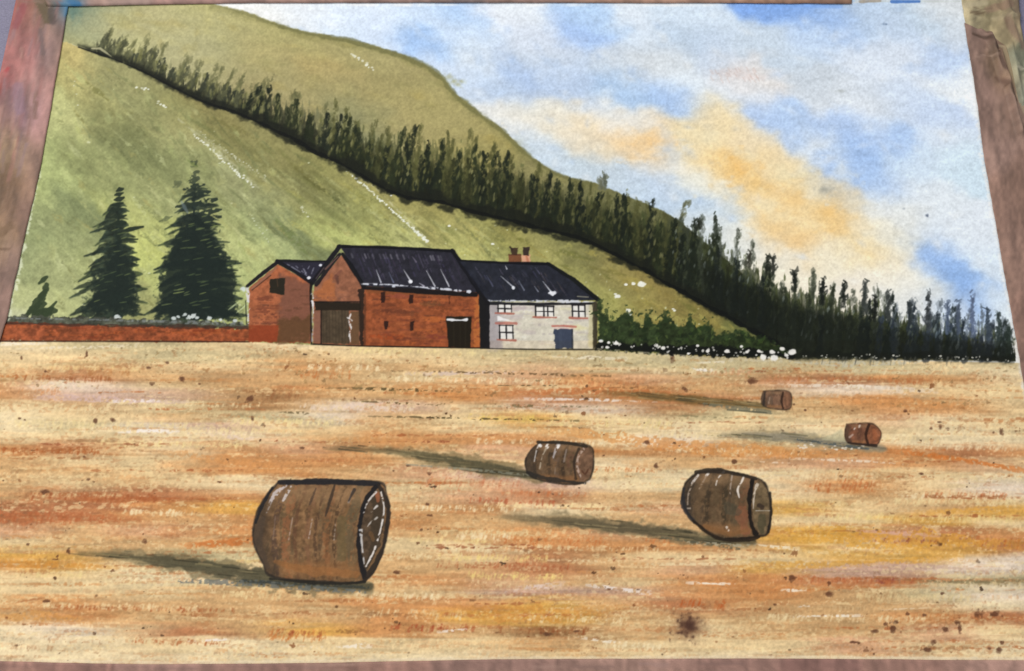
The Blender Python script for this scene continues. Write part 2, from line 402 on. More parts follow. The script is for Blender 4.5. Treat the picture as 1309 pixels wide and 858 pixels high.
stroke([(225, 150), (262, 180), (330, 240)], [2, 7, 3], (188, 186, 150), .5, dry=.35, soft=2.5)
stroke([(250, 165), (340, 232)], [2, 7, 2], (180, 178, 140), .4, dry=.4, soft=2.5)
dotted((248, 172), (325, 240), 52, 1.5); dotted((285, 190), (342, 228), 22, 1.2, al=.55); dotted((255, 168), (300, 200), 14, 1.0, al=.4)
stroke([(432, 210), (480, 240), (545, 306)], [1, 2.4, 4], (205, 200, 160), .5, dry=.3)
dotted((418, 200), (450, 224), 14, 1.0, al=.6); dotted((450, 224), (528, 292), 56, 1.5, al=.95, jit=.8); dotted((528, 292), (546, 309), 18, 2.4, al=1, jit=1.2)
dotted((448, 68), (478, 90), 13, 1.8); dotted((178, 112), (191, 115), 6, 1.6); dotted((200, 130), (214, 138), 6, 1.7); dotted((94, 100), (102, 140), 4, 1.2, al=.7)
dotted((318, 272), (345, 310), 14, 1.3, col=(215, 220, 190), al=.6); dotted((385, 265), (395, 278), 5, 1.6, al=.6); dotted((598, 265), (612, 270), 9, 1.5, col=(170, 185, 215))
for x, y, r in [(820, 364, 5), (810, 363, 3), (800, 364, 2), (790, 379, 3.4), (786, 376, 2), (803, 397, 4), (805, 402, 2.5), (862, 397, 2.2), (700, 286, 1.5), (574, 289, 1.6), (630, 312, 1.8), (860, 395, 1.6), (500, 250, 1.4)]:
    blob(x, y, r, r * .62, (240, 240, 232), .9, hard=1)
for k in range(60):
    x = random.uniform(60, 900); y = random.uniform(yat(belt, x) + 8, 420)
    blob(x, y, random.uniform(.7, 1.6), random.uniform(.6, 1.0), (212, 214, 178), random.uniform(.3, .7), hard=1)

# ---- stubble field
FIELD = part('painted_field', 0, 'golden stubble field of orange, cream and rust strokes')
K = {'c': (226, 201, 152), 'l': (231, 213, 172), 't': (207, 167, 115), 'o': (205, 146, 90), 'r': (180, 118, 78), 'p': (210, 163, 124), 'g': (198, 184, 140), 'm': (192, 158, 140), 'y': (217, 166, 78),
     'w': (226, 211, 192), 'b': (160, 116, 74), 'G': (150, 140, 104)}
rows = {
 442: '20l 100g 200g 300c 380l 450c 550c 620g 700g 800g 900g 1000w 1100w 1200g 1290g',
 458: '20c 120c 200g 300g 370t 450c 560c 640g 750g 900g 1000g 1100g 1200c 1280g',
 471: '20c 120t 240c 310c 380o 470t 540t 640c 690p 760g 860g 950g 1010t 1090g 1200c 1290l',
 483: '30t 110r 180t 240t 290b 350t 420t 500c 570c 650p 750o 830p 900t 1000r 1050r 1150o 1230o 1290l',
 496: '10o 60w 120w 200c 300t 400o 480t 560o 640o 720c 800o 900t 970t 1020w 1100w 1200c 1290c',
 508: '20o 80m 150m 220m 280t 340b 420t 520t 600o 700r 800o 860r 930r 1030t 1130o 1200t 1290c',
 520: '20c 100t 180c 240g 320b 380t 450w 520m 600c 680w 780w 850b 950g 1040t 1150o 1230o 1300c',
 533: '20l 100c 160c 230t 300g 350g 420w 500t 600c 680y 760c 830c 900g 1000c 1080c 1140p 1200l 1290c',
 548: '20l 100g 200w 300m 350c 420c 500t 600c 700c 800c 870l 950c 1040l 1150c 1220l 1290c',
 561: '20c 120c 220l 330l 420t 520o 620o 700o 780c 870w 960g 1030g 1170l 1250l 1300l',
 576: '20o 80r 150t 230l 290o 380p 450o 540t 640p 790o 880o 960o 1050o 1140o 1250r 1300o',
 590: '20t 110c 200c 280o 360o 450o 560c 650c 790l 870t 940t 1000p 1080p 1180o 1260p 1300c',
 605: '20t 120t 200c 260o 350o 450t 540p 640m 790c 850l 1010l 1100t 1200c 1290l',
 620: '20t 80c 150t 250c 310l 520c 580c 640p 720m 800l 1010l 1060o 1120o 1180c 1290w',
 635: '20t 80r 150r 220r 300o 520c 570p 640p 700r 780t 850t 1020c 1100t 1180c 1220o 1290c',
 650: '20r 120r 220o 290y 520t 600o 700l 780c 850p 1020y 1100c 1180t 1280y',
 665: '20r 100r 170o 240t 300o 520o 600t 700t 800t 860t 1020c 1080c 1180y 1290c',
 680: '20p 100t 200p 260o 310o 520t 600t 700o 790p 850t 1020y 1090y 1150p 1200r 1280o',
 697: '20c 100t 200t 280t 520c 600c 680o 780o 860o 960t 1040y 1100l 1180y 1240y 1290r',
 712: '20y 80y 140t 220G 300g 520t 620c 700r 760t 850c 940c 1020c 1080y 1180y 1270w',
 727: '20o 80y 140c 220g 320c 520t 600t 700r 800t 900p 980y 1060m 1150m 1250w',
 742: '20c 100c 180l 260l 380c 500t 570o 640p 720t 800c 900o 980o 1060p 1150r 1220g 1300G',
 757: '20c 100c 180c 280t 400t 480t 560c 650m 740m 820p 900o 1000o 1080t 1180g 1280w',
 772: '20t 80o 180t 260t 380t 500o 600o 700y 780t 880r 960t 1060t 1160t 1250l',
 790: '20t 100o 200t 300t 400t 520o 620y 700y 800t 900t 1000t 1100t 1180o 1290r',
 806: '20l 80w 160c 230r 330t 400y 500o 600t 700b 800t 900c 1000t 1100t 1200p 1300c',
 825: '20l 120l 200c 300l 400c 500c 600c 700t 800c 900c 1000c 1100p 1200c 1290l',
 842: '20l 120l 220l 300l 400l 500l 600l 700c 800c 900l 1000l 1100l 1200l 1290l'}
fpts = []
for y, s in rows.items():
    for q_ in s.split():
        x = float(q_[:-1])
        fpts.append((x, y + random.uniform(-1.5, 1.5) + (x - 650) * .004, K[q_[-1]]))
horizon = [(-120, 436), (0, 436), (318, 437), (400, 441), (460, 442), (614, 446), (760, 447), (800, 450), (900, 455), (1000, 458), (1300, 464), (1420, 466)]
sl, wv = wash(desat(fpts, .94), 36, 5.6, X0, 425, X1, Y1, warp=0, ang=.012, q=3)
PX, PY = np.meshgrid(GX[sl[1]], GY[sl[0]])
# re-sample the wash with a streaky warp so that the edges of the strokes wander
wy = (1.8 * NO['hh'][sl] + .9 * NO['h'][sl]); wx = 8 * NO['h'][sl]
iy = np.clip(np.arange(wv.shape[0])[:, None] + (wy * S), 0, wv.shape[0] - 1).astype(int)
ix = np.clip(np.arange(wv.shape[1])[None, :] + (wx * S), 0, wv.shape[1] - 1).astype(int)
wv = wv[iy, ix]
wv = wv * (1 + .04 * NO['h'][sl] + .014 * NO['t'][sl] + .008 * NO['f'][sl])[..., None]
wv = np.clip(wv, 0, 1)
yh = yat(horizon, GX[sl[1]])[None, :]
m = sm(-.9, .9, PY - yh)
put(sl, m.astype(np.float32), wv, 0, FIELD)
FS = {}


def stipple(key, thr, patch, pthr, col, al, seed_flip=False):
    sl_ = win(X0, 436, X1, 850)
    n_ = NO[key][sl_]; p_ = NO[patch][sl_]
    if seed_flip: n_ = n_[::-1, ::-1]; p_ = p_[::-1, :]
    PYs = GY[sl_[0]][:, None] + 0 * n_
    yh_ = yat(horizon, GX[sl_[1]])[None, :]
    mm = sm(thr, thr + .7, n_) * sm(pthr, pthr + .9, p_) * sm(2, 5, PYs - yh_) * al
    C[sl_] += mm[..., None] * (rgb(col) - C[sl_])




def base(x, y):
    j = min(H - 1, max(0, int((y - Y0) * S))); i = min(W - 1, max(0, int((x - X0) * S)))
    return C[j, i] * 255


def hz(x): return float(yat(horizon, x))


for k in range(2100):                                   # dry-brush strokes following the field
    y = 446 + (852 - 446) * random.random() ** .9; x = random.uniform(-100, 1380)
    if y < hz(x) + 4: continue
    sc_ = .55 + .6 * (y - 440) / 410
    L = random.uniform(25, 150) * sc_; th = random.uniform(1.2, 6.5) * sc_
    b = base(x + L / 2, y)
    u = random.random()
    if u < .34: c = b + (np.array((236, 214, 166)) - b) * random.uniform(.3, .85)
    elif u < .62: c = b + (np.array((176, 112, 70)) - b) * random.uniform(.2, .65)
    elif u < .82: c = b + (np.array((210, 150, 92)) - b) * random.uniform(.3, .8)
    else: c = b * random.uniform(.86, 1.06)
    sl_ = random.gauss(.012, .018) + (.03 if 560 < y < 720 and x > 500 else 0)
    stroke([(x, y), (x + L / 2, y + L / 2 * sl_ + random.uniform(-1, 1)), (x + L, y + L * sl_)], [th * .4, th, th * .7, th * .3], c, random.uniform(.3, .8), dry=random.uniform(.25, .75), soft=1.3, rough=.35,
           fade=[.3, 1, .8, .2], tooth=random.choice(['t', 't', 'm', 'v']))


def scrub(x, y, L, th, c, al=.8, n=None, slope=.02, lean=.3):
    """Upright scrubby dabs along a line, the grain of the paper showing between them."""
    n = n or int(L / 2.2)
    for k in range(n):
        xx = x + L * random.random(); yy = y + (xx - x) * slope + random.uniform(-th * .3, th * .3)
        hh = th * random.uniform(.3, .75)
        stroke([(xx, yy - hh * .5), (xx - lean * hh, yy + hh * .5)], random.uniform(1.4, 3.2), c, al * random.uniform(.3, 1), soft=1.5, rough=.4, dry=.25)


for x, y, L, th, c, al in [(20, 483, 130, 8, (160, 92, 52), .6), (110, 475, 60, 10, (176, 120, 70), .5), (5, 576, 130, 6, (168, 92, 48), .7), (30, 634, 170, 8, (166, 94, 56), .7), (5, 662, 150, 14, (176, 98, 56), .5),
                           (380, 478, 70, 12, (196, 116, 62), .6), (330, 505, 60, 12, (150, 100, 64), .5), (540, 617, 130, 14, (196, 120, 84), .5), (600, 640, 110, 7, (186, 100, 66), .7), (640, 630, 110, 6, (196, 116, 70), .5),
                           (560, 722, 170, 8, (170, 96, 62), .6), (640, 690, 140, 10, (196, 116, 64), .6), (1030, 620, 90, 14, (190, 110, 62), .7), (1180, 632, 110, 9, (194, 116, 72), .6), (1120, 690, 100, 7, (150, 84, 60), .8),
                           (1250, 692, 60, 14, (182, 104, 56), .7), (870, 772, 60, 12, (186, 98, 50), .8), (170, 820, 130, 7, (178, 104, 62), .7), (340, 812, 80, 13, (196, 118, 60), .7), (345, 808, 70, 8, (160, 80, 50), .5),
                           (500, 802, 110, 8, (170, 82, 52), .7), (640, 805, 120, 9, (150, 88, 52), .6), (1020, 740, 120, 7, (172, 92, 60), .7), (1110, 742, 60, 6, (150, 80, 66), .7), (10, 828, 60, 6, (168, 130, 96), .5),
                           (60, 776, 240, 5, (166, 90, 50), .6), (1000, 484, 200, 7, (182, 112, 66), .6), (640, 488, 180, 6, (196, 124, 78), .5), (900, 475, 60, 8, (206, 150, 116), .5), (1150, 830, 120, 5, (190, 140, 100), .4),
                           (760, 600, 80, 6, (196, 118, 66), .6), (20, 500, 60, 8, (206, 136, 84), .4), (1170, 745, 140, 5, (150, 130, 96), .6), (1190, 788, 130, 6, (186, 116, 66), .5), (820, 690, 60, 8, (200, 122, 70), .6), (220, 716, 60, 5, (182, 110, 60), .4)]:
    scrub(x, y, L, th, c, al)
for x, y, L, th, c, al in [(0, 520, 150, 12, (232, 212, 168), .6), (20, 540, 220, 12, (236, 216, 160), .5), (130, 566, 180, 6, (240, 220, 160), .7), (300, 538, 130, 9, (238, 220, 160), .6), (380, 520, 150, 7, (236, 220, 200), .5),
                           (560, 606, 120, 8, (236, 214, 170), .6), (760, 618, 110, 18, (238, 220, 172), .5), (620, 645, 160, 5, (244, 222, 168), .7), (1010, 606, 110, 16, (236, 214, 170), .5), (1060, 660, 240, 9, (238, 216, 150), .55),
                           (120, 744, 220, 9, (232, 212, 162), .6), (20, 733, 90, 8, (234, 212, 152), .6), (560, 712, 140, 8, (240, 216, 140), .6), (600, 736, 120, 8, (244, 224, 140), .6), (200, 828, 260, 10, (232, 212, 166), .5),
                           (0, 815, 160, 14, (236, 218, 180), .5), (1160, 540, 150, 22, (234, 214, 168), .5), (850, 555, 200, 8, (232, 212, 162), .5), (600, 534, 90, 9, (234, 206, 110), .5), (700, 540, 160, 10, (234, 216, 150), .4),
                           (450, 448, 160, 8, (240, 222, 160), .5), (60, 470, 120, 6, (236, 212, 150), .5), (1170, 640, 130, 6, (240, 222, 170), .5), (820, 840, 480, 5, (240, 226, 186), .6), (40, 632, 120, 5, (236, 216, 164), .5),
                           (1190, 765, 110, 10, (228, 214, 186), .5), (520, 690, 110, 8, (238, 216, 150), .5)]:
    scrub(x, y, L, th, c, al, n=int(L / 1.5))
for k in range(70):                                     # rows of dashes, rust and cream by turns
    x = random.uniform(-60, 1250); y = random.uniform(462, 838)
    if y < hz(x) + 12: continue
    rust = k % 2 == 0; q0 = .6 + .6 * (y - 440) / 400
    c = random.choice([(168, 98, 58), (182, 112, 68), (152, 88, 58), (196, 124, 72)]) if rust else random.choice([(238, 218, 172), (232, 210, 158), (242, 226, 186)])
    L = random.uniform(70, 220); xx = x
    if rust:
        while xx < x + L:
            dl = random.uniform(4, 20) * q0
            stroke([(xx, y + random.uniform(-1, 1)), (xx + dl, y + random.uniform(-1, 1))], [1.4, random.uniform(2, 5) * q0, 1.4], c, random.uniform(.35, .8), soft=1.3, rough=.4, dry=.2, tooth='m'); xx += dl + random.uniform(1, 10)
    else:
        scrub(x, y, L, random.uniform(5, 10) * q0, c, random.uniform(.5, .8), n=int(L / 1.7))
stipple('s', .3, 'hh', .35, (234, 212, 162), .5)
stipple('s', .55, 'hh', .5, (180, 122, 78), .32, True)
stipple('t', .8, 'd', .6, (238, 220, 176), .38)
stipple('t', .9, 'l', .5, (150, 108, 74), .35, True)
# longer wet strokes that read at a glance
for pts, wd, c, al in [([(640, 543), (760, 556), (900, 572), (1100, 585)], [8, 14, 16, 4], (212, 148, 84), .65), ([(1130, 576), (1220, 586), (1330, 606)], [6, 7, 6], (204, 120, 58), .8), ([(640, 504), (760, 500), (900, 506)], [6, 9, 3], (188, 112, 64), .7),
                       ([(0, 584), (90, 576), (150, 582)], [4, 5, 3], (170, 100, 54), .6), ([(60, 634), (160, 640), (260, 636)], [6, 9, 4], (176, 104, 62), .6), ([(-60, 665), (60, 662), (180, 664)], [14, 18, 5], (182, 106, 66), .55),
                       ([(230, 698), (330, 690)], [8, 10], (194, 108, 50), .7), ([(180, 575), (300, 590), (420, 612)], [4, 14, 4], (210, 148, 88), .5), ([(990, 683), (1110, 689), (1200, 690), (1310, 700)], [16, 22, 18, 12], (220, 162, 62), .6),
                       ([(950, 720), (1060, 722), (1230, 712)], [8, 8, 8], (220, 164, 70), .6), ([(1170, 655), (1309, 650)], [8, 10], (222, 166, 74), .6), ([(560, 780), (700, 785), (800, 776)], [12, 20, 8], (206, 142, 66), .5),
                       ([(960, 738), (1090, 746), (1200, 742), (1320, 742)], [10, 12, 4, 3], (192, 118, 70), .55), ([(1150, 741), (1230, 744), (1320, 742)], [2, 4, 3], (120, 110, 80), .6), ([(1000, 734), (1130, 722), (1260, 730)], [2, 7, 6], (200, 168, 150), .6),
                       ([(-20, 722), (70, 722), (150, 726)], [8, 9, 5], (206, 142, 60), .6), ([(-20, 790), (60, 788), (120, 796)], [8, 12, 4], (210, 150, 78), .5), ([(1040, 508), (1160, 514), (1250, 522)], [8, 12, 4], (210, 148, 90), .6),
                       ([(870, 745), (990, 755), (1080, 748)], [10, 20, 6], (208, 140, 82), .45), ([(90, 775), (180, 778)], [3, 3], (150, 92, 52), .5), ([(400, 565), (480, 562), (560, 575)], [4, 10, 5], (206, 148, 90), .5),
                       ([(500, 500), (620, 510)], [6, 9], (204, 138, 78), .5), ([(280, 722), (340, 716)], [6, 4], (214, 190, 120), .5), ([(30, 470), (130, 462), (280, 462)], [2, 4, 2], (190, 170, 124), .5),
                       ([(700, 452), (900, 462), (1100, 470), (1300, 474)], [6, 13, 14, 8], (200, 190, 152), .55), ([(1180, 755), (1320, 752)], [8, 14], (218, 206, 178), .5)]:
    stroke(smooth(pts, 5), wd, c, al, dry=.12, soft=2.4, rough=.3, var=.03, fade=[.3, 1, 1, 1, .4])
for k in range(90):
    x = random.uniform(-80, 1250); y = 470 + 370 * random.random(); L = random.uniform(60, 220); q0 = .5 + .6 * (y - 440) / 400
    if y < hz(x) + 12: continue
    stroke(smooth([(x, y), (x + L * .5, y + random.uniform(-1.5, 1.5)), (x + L, y + random.uniform(-1, 3))], 4), [1, random.uniform(2, 5) * q0, random.uniform(3, 6) * q0, 1], random.choice([(150, 88, 50), (172, 98, 52), (190, 116, 60), (136, 92, 58), (186, 120, 70)]),
           random.uniform(.25, .6), soft=1.3, rough=.4, dry=random.uniform(.3, .6), fade=[.2, 1, .8, .1], tooth=random.choice('tsm'))
# white dry drags
for pts, wd, c, al, dr in [([(40, 493), (110, 492)], 10, (228, 214, 190), .8, .7), ([(45, 508), (140, 511), (240, 514)], [6, 8, 4], (206, 180, 176), .75, .35), ([(130, 513), (210, 512)], 4, (238, 228, 226), .9, .7),
                           ([(150, 553), (185, 551), (230, 552)], [2, 5, 3], (244, 238, 232), .95, .35), ([(270, 556), (330, 561)], 5, (226, 206, 190), .7, .6), ([(400, 522), (470, 520), (520, 526)], [5, 9, 4], (226, 206, 190), .8, .55),
                           ([(520, 478), (660, 476)], 5, (206, 188, 182), .7, .5), ([(660, 510), (760, 511), (840, 514)], [3, 3, 2], (232, 220, 210), .9, .5), ([(705, 456), (800, 459)], [3, 5], (238, 230, 206), .8, .4),
                           ([(885, 472), (910, 473)], 4, (244, 240, 232), .9, .3), ([(890, 464), (935, 462)], 2.5, (240, 234, 216), .7, .4), ([(1010, 493), (1070, 493), (1150, 497)], [3, 4, 3], (240, 230, 214), .9, .5),
                           ([(1120, 498), (1200, 500)], 8, (232, 216, 194), .7, .6), ([(560, 808), (600, 804)], 3, (240, 232, 224), .9, .5), ([(660, 752), (715, 747)], [3, 6], (226, 210, 204), .7, .3), ([(750, 748), (830, 758)], [4, 6], (238, 230, 226), .9, .35),
                           ([(640, 758), (720, 746)], [2, 7], (222, 200, 190), .6, .4), ([(877, 745), (940, 747)], 2.6, (244, 238, 226), .95, .3), ([(1013, 788), (1101, 787)], 3, (244, 238, 226), .95, .3), ([(740, 815), (795, 823)], 4, (240, 232, 214), .85, .6),
                           ([(240, 820), (300, 817)], [2, 3], (244, 238, 232), .9, .4), ([(430, 827), (474, 826)], [3, 7], (244, 236, 220), .9, .5), ([(360, 826), (430, 828)], 3, (238, 226, 200), .7, .6), ([(1090, 678), (1200, 685)], [3, 5], (214, 170, 150), .8, .4),
                           ([(1000, 755), (1030, 755)], 3.5, (244, 236, 220), .9, .4), ([(1020, 776), (1036, 774)], 3, (244, 238, 226), .9, .3), ([(1240, 620), (1309, 622)], [8, 12], (226, 210, 190), .5, .5), ([(680, 716), (800, 718)], 3, (236, 214, 170), .8, .6),
                           ([(820, 722), (960, 720)], [3, 4], (238, 222, 180), .7, .4), ([(960, 696), (1020, 702)], [3, 6], (240, 232, 210), .8, .35), ([(1010, 586), (1110, 590), (1160, 594)], [2, 3, 2], (240, 226, 206), .8, .4), ([(1120, 780), (1190, 777)], 1.6, (236, 214, 180), .8, .5),
                           ([(640, 607), (740, 618)], [6, 5], (216, 196, 182), .7, .4), ([(960, 590), (1010, 592)], 2, (238, 222, 200), .7, .5), ([(20, 446), (180, 442)], [2, 5], (240, 232, 214), .6, .6), ([(-10, 440), (60, 439)], 4, (244, 238, 222), .7, .3)]:
    stroke(pts, wd, c, al, dry=dr, soft=1.4, rough=.3, fade=[.5, 1, 1, .5])
# dark drag lines
for pts, wd, c, al, dr in [([(415, 496), (480, 497), (590, 501)], [2, 4, 2], (90, 78, 50), .8, .6), ([(440, 512), (560, 518), (580, 514)], [2, 3, 2], (96, 80, 50), .8, .55), ([(460, 532), (560, 534), (740, 538)], [2, 2.4, 2], (80, 70, 46), .85, .5),
                           ([(355, 527), (400, 529)], [2, 3], (96, 84, 56), .7, .5), ([(500, 474), (640, 477), (780, 481)], [2, 2, 3], (100, 80, 54), .75, .55), ([(620, 493), (715, 493)], [1.5, 1.5], (84, 70, 46), .8, .5), ([(620, 519), (770, 520)], [3, 2], (96, 92, 60), .6, .6),
                           ([(770, 500), (900, 508)], [2, 2.5], (110, 80, 50), .6, .4), ([(840, 530), (960, 536)], [2, 2], (140, 130, 96), .7, .5), ([(900, 556), (1000, 562)], [1.5, 2], (110, 104, 76), .7, .45), ([(50, 485), (130, 483)], [3, 3], (150, 100, 60), .5, .6),
                           ([(100, 762), (260, 758)], [1.5, 1.5], (190, 130, 70), .5, .3), ([(40, 578), (120, 573)], [2, 4], (160, 92, 50), .6, .4), ([(20, 770), (60, 764)], [2, 2], (170, 110, 70), .6, .2), ([(560, 576), (660, 580)], [2, 3], (200, 150, 100), .5, .4)]:
    stroke(pts, wd, c, al, dry=dr, soft=1.0, rough=.5, fade=[.4, 1, 1, .6])
# spatter
for k in range(330):
    x = random.uniform(-60, 1340); y = 450 + 395 * random.random()
    if y < hz(x) + 4: continue
    r = random.choice([.7, .8, .9, 1.0, 1.3, 1.7])
    c = random.choice([(84, 56, 38), (110, 72, 48), (140, 92, 58), (70, 52, 40)])
    blob(x, y, r * random.uniform(1, 1.5), r * .8, c, random.uniform(.35, .85), hard=1, rough=.35)
for k in range(420):                                    # grains of stubble near the horizon
    x = random.uniform(0, 1300); y = hz(x) + random.uniform(5, 60)
    blob(x, y, random.uniform(.8, 2.2), random.uniform(.5, 1.0), random.choice([(150, 124, 80), (120, 98, 66), (180, 140, 90), (160, 110, 66)]), random.uniform(.25, .6), hard=1, rough=.4)
for x, y, rx, ry, an in [(112, 452, 2.5, 5, 0), (28, 457, 2, 4, 0), (214, 464, 3, 2.6, 0), (190, 470, 4, 1.6, 0), (58, 475, 1.8, 1.6, 0), (194, 491, 4, 2.4, 0), (232, 483, 4, 4, 0), (255, 491, 2, 1.6, 0), (25, 535, 2.6, 1.8, 0), (32, 537, 2, 1.5, 0), (121, 538, 4, 5, 0),
                         (144, 537, 5, 3.4, 0), (320, 510, 9, 6, 0), (322, 535, 3, 4, 0), (107, 584, 1.5, 1.2, 0), (112, 613, 6, 3, 0), (58, 628, 9, 4, 0), (280, 616, 3, 1.4, 0), (386, 573, 5, 2, 0), (185, 692, 4, 4, 0), (35, 696, 2, 1.6, 0), (88, 706, 4, 4, 0), (520, 596, 4, 2.4, 0),
                         (503, 602, 2, 1.6, 0), (548, 606, 3.4, 3, 0), (828, 565, 6, 4, 0), (839, 595, 4, 4, 0), (772, 582, 2, 1.6, 0), (939, 591, 6, 4, 0), (1015, 517, 2, 2, 0), (1030, 525, 3.5, 3, 0), (1050, 540, 1.7, 1.4, 0), (1190, 548, 3, 2, 0), (1201, 546, 3, 4, 0),
                         (1211, 549, 4, 1.6, 0), (1200, 539, 4, 1.6, 0), (1270, 553, 2, 2, 0), (1280, 551, 3, 5, 0), (1178, 605, 4, 2.4, 0), (1157, 525, 4, 3, 0), (875, 498, 5, 4, 0), (960, 488, 9, 5, -.4), (858, 457, 4, 6, 0), (546, 644, 3.6, 2.4, 0), (539, 677, 2, 1.8, 0), (548, 659, 3, 1.4, 0),
                         (508, 732, 6, 3, 0), (1060, 760, 9, 5, -.5), (1013, 740, 7, 6, 0), (990, 774, 3.4, 2.2, 0), (1131, 798, 3, 3, 0), (1141, 803, 5, 6, 0), (1119, 808, 5, 2.4, 0), (1144, 795, 4, 2, 0), (1208, 805, 5, 3.4, 0), (1227, 802, 3, 6, 0), (1224, 796, 5, 2, 0), (1194, 820, 4, 3.4, 0),
                         (1186, 829, 7, 3, 0), (1265, 829, 3, 2.4, 0), (1277, 830, 3.4, 4, 0), (1281, 822, 3, 3, 0), (1250, 786, 5, 4, 0), (1272, 785, 7, 4, 0), (1117, 836, 2, 2, 0), (1182, 786, 2.4, 2, 0), (1204, 760, 2, 1.6, 0), (1160, 785, 3, 2, 0), (1090, 822, 9, 3, 0), (680, 768, 3.4, 1.6, 0),
                         (700, 810, 7, 3.5, 0), (738, 807, 6, 2.4, 0), (815, 753, 4, 1.5, 0), (1202, 696, 4, 4, 0), (1060, 745, 3, 2.4, 0), (60, 768, 8, 3, .5), (1205, 758, 3, 1.6, 0)]:
    n = 2 if max(rx, ry) > 3 else 1
    for q_ in range(n):
        if x > 1100 and y > 780 and max(rx, ry) > 3: rx, ry = rx * 1.22, ry * 1.22
        blob(x + random.uniform(-1, 1) * (n - 1) * 1.4, y + random.uniform(-1, 1) * (n - 1) * 1.4, rx * (.85 if n == 1 else .58), ry * (.85 if n == 1 else .58), (88, 56, 42), .66 if n == 1 else .5, hard=1, rough=.22)
BLOT = part('brown_blot', 0, 'round soft brown smudge low on the field')
blob(880, 800, 17, 15, (120, 84, 64), .8, rough=.12)
blob(881, 801, 10, 9, (78, 54, 46), .8, rough=.3, ident=None)
blob(885, 797, 5, 5, (72, 50, 46), .6)
sl = win(855, 776, 906, 826); PX, PY = np.meshgrid(GX[sl[1]], GY[sl[0]])
ID[sl][np.hypot((PX - 880) / 17, (PY - 801) / 16) < 1] = BLOT

# ---- the belt of trees on the hill
BELT = part('tree_belt_wash', 0, 'dark green wash massed behind the tree belt')
btop = smooth([(118, 47), (135, 47), (150, 56), (170, 60), (190, 62), (215, 80), (240, 88), (270, 96), (300, 110), (330, 112), (360, 122), (400, 138), (440, 152), (470, 158), (500, 168), (550, 178), (600, 186), (640, 205), (700, 226), (760, 248), (800, 258),
               (840, 268), (870, 280), (910, 298), (960, 330), (1010, 358), (1060, 372), (1100, 382), (1150, 394), (1200, 402), (1250, 410), (1297, 424)], 4)
belt_low = [p for p in belt if p[0] < 1015] + [(1020, 456), (1100, 457), (1200, 458), (1290, 462)]
sl = win(118, 40, 1297, 466)
gx = GX[sl[1]]; PX, PY = np.meshgrid(gx, GY[sl[0]])
yt, yl = yat(btop, gx)[None, :], yat(belt_low, gx)[None, :]
f = np.clip((PY - yt) / np.maximum(yl - yt, 1), 0, 1)
edge = PY - yt + 7 * NO['v'][sl] + 3 * NO['m'][sl]
leftf = sm(400, 180, PX)
m = sm(0, 6, edge - 8) * sm(1, -1, PY - yl) * (0.42 + .56 * sm(.18, .58, f + .12 * NO['v'][sl])) * sm(117, 126, PX)
m = m * (1 - .35 * leftf * (1 - f)); m = np.minimum(m * (1 + .55 * sm(860, 960, PX) * sm(1240, 1150, PX)), .97)
dk = np.where((PX < 420)[..., None], rgb((78, 80, 58)), rgb((60, 66, 40)))
dk = dk * (1 - .5 * f[..., None]) * (1 + .14 * NO['v'][sl] + .1 * NO['m'][sl])[..., None]
put(sl, m.astype(np.float32), dk.astype(np.float32), 0, BELT, .35)
tree_lab = 'small dark painted tree in the belt along the hill'


def fir(x, yb, h, wd, ident, col, a=.85, lean=0.0, spread=1.0):
    """A little tree of upward dabs, loose at the edges, its tip a single touch of the brush."""
    n = max(5, int(h / 2.6))
    col = np.array(col, float)
    stroke([(x, yb), (x + lean * h * .55, yb - h * .55)], [wd * .75, wd * .45], col, a * .8, soft=2.2, rough=.3, ident=ident, thr=.4)
    for k in range(n):
        t = (k + random.random()) / n
        prof = (1.0 if t < .45 else 1.0 - (t - .45) * 1.25)
        ww = wd * prof * random.uniform(.7, 1.25) * spread
        cx_ = x + lean * h * t + random.gauss(0, wd * .13); cy_ = yb - h * t
        sd_ = random.uniform(-.5, .5)
        p0 = (cx_ + sd_ * ww * .9 - lean * 3, cy_ + random.uniform(1, 4)); p1 = (cx_ + sd_ * ww * 1.1 + random.gauss(lean * 8, 1.3), cy_ - random.uniform(3, 8))
        stroke([p0, p1], [random.uniform(2.0, 3.2), random.uniform(3.6, 6.2), random.uniform(1.2, 2.4)], col * random.uniform(.8, 1.16), a * random.uniform(.65, 1), soft=1.5, rough=.35, dry=.05, tooth='m', ident=ident, thr=.45)
    tx_, ty_ = x + lean * h, yb - h
    stroke([(tx_ - lean * 3, ty_ + 5), (tx_ + random.uniform(-1, 1.5), ty_)], [2.6, random.uniform(1.8, 3.6)], col * .95, a * .9, soft=1.3, rough=.3, ident=ident, thr=.45)


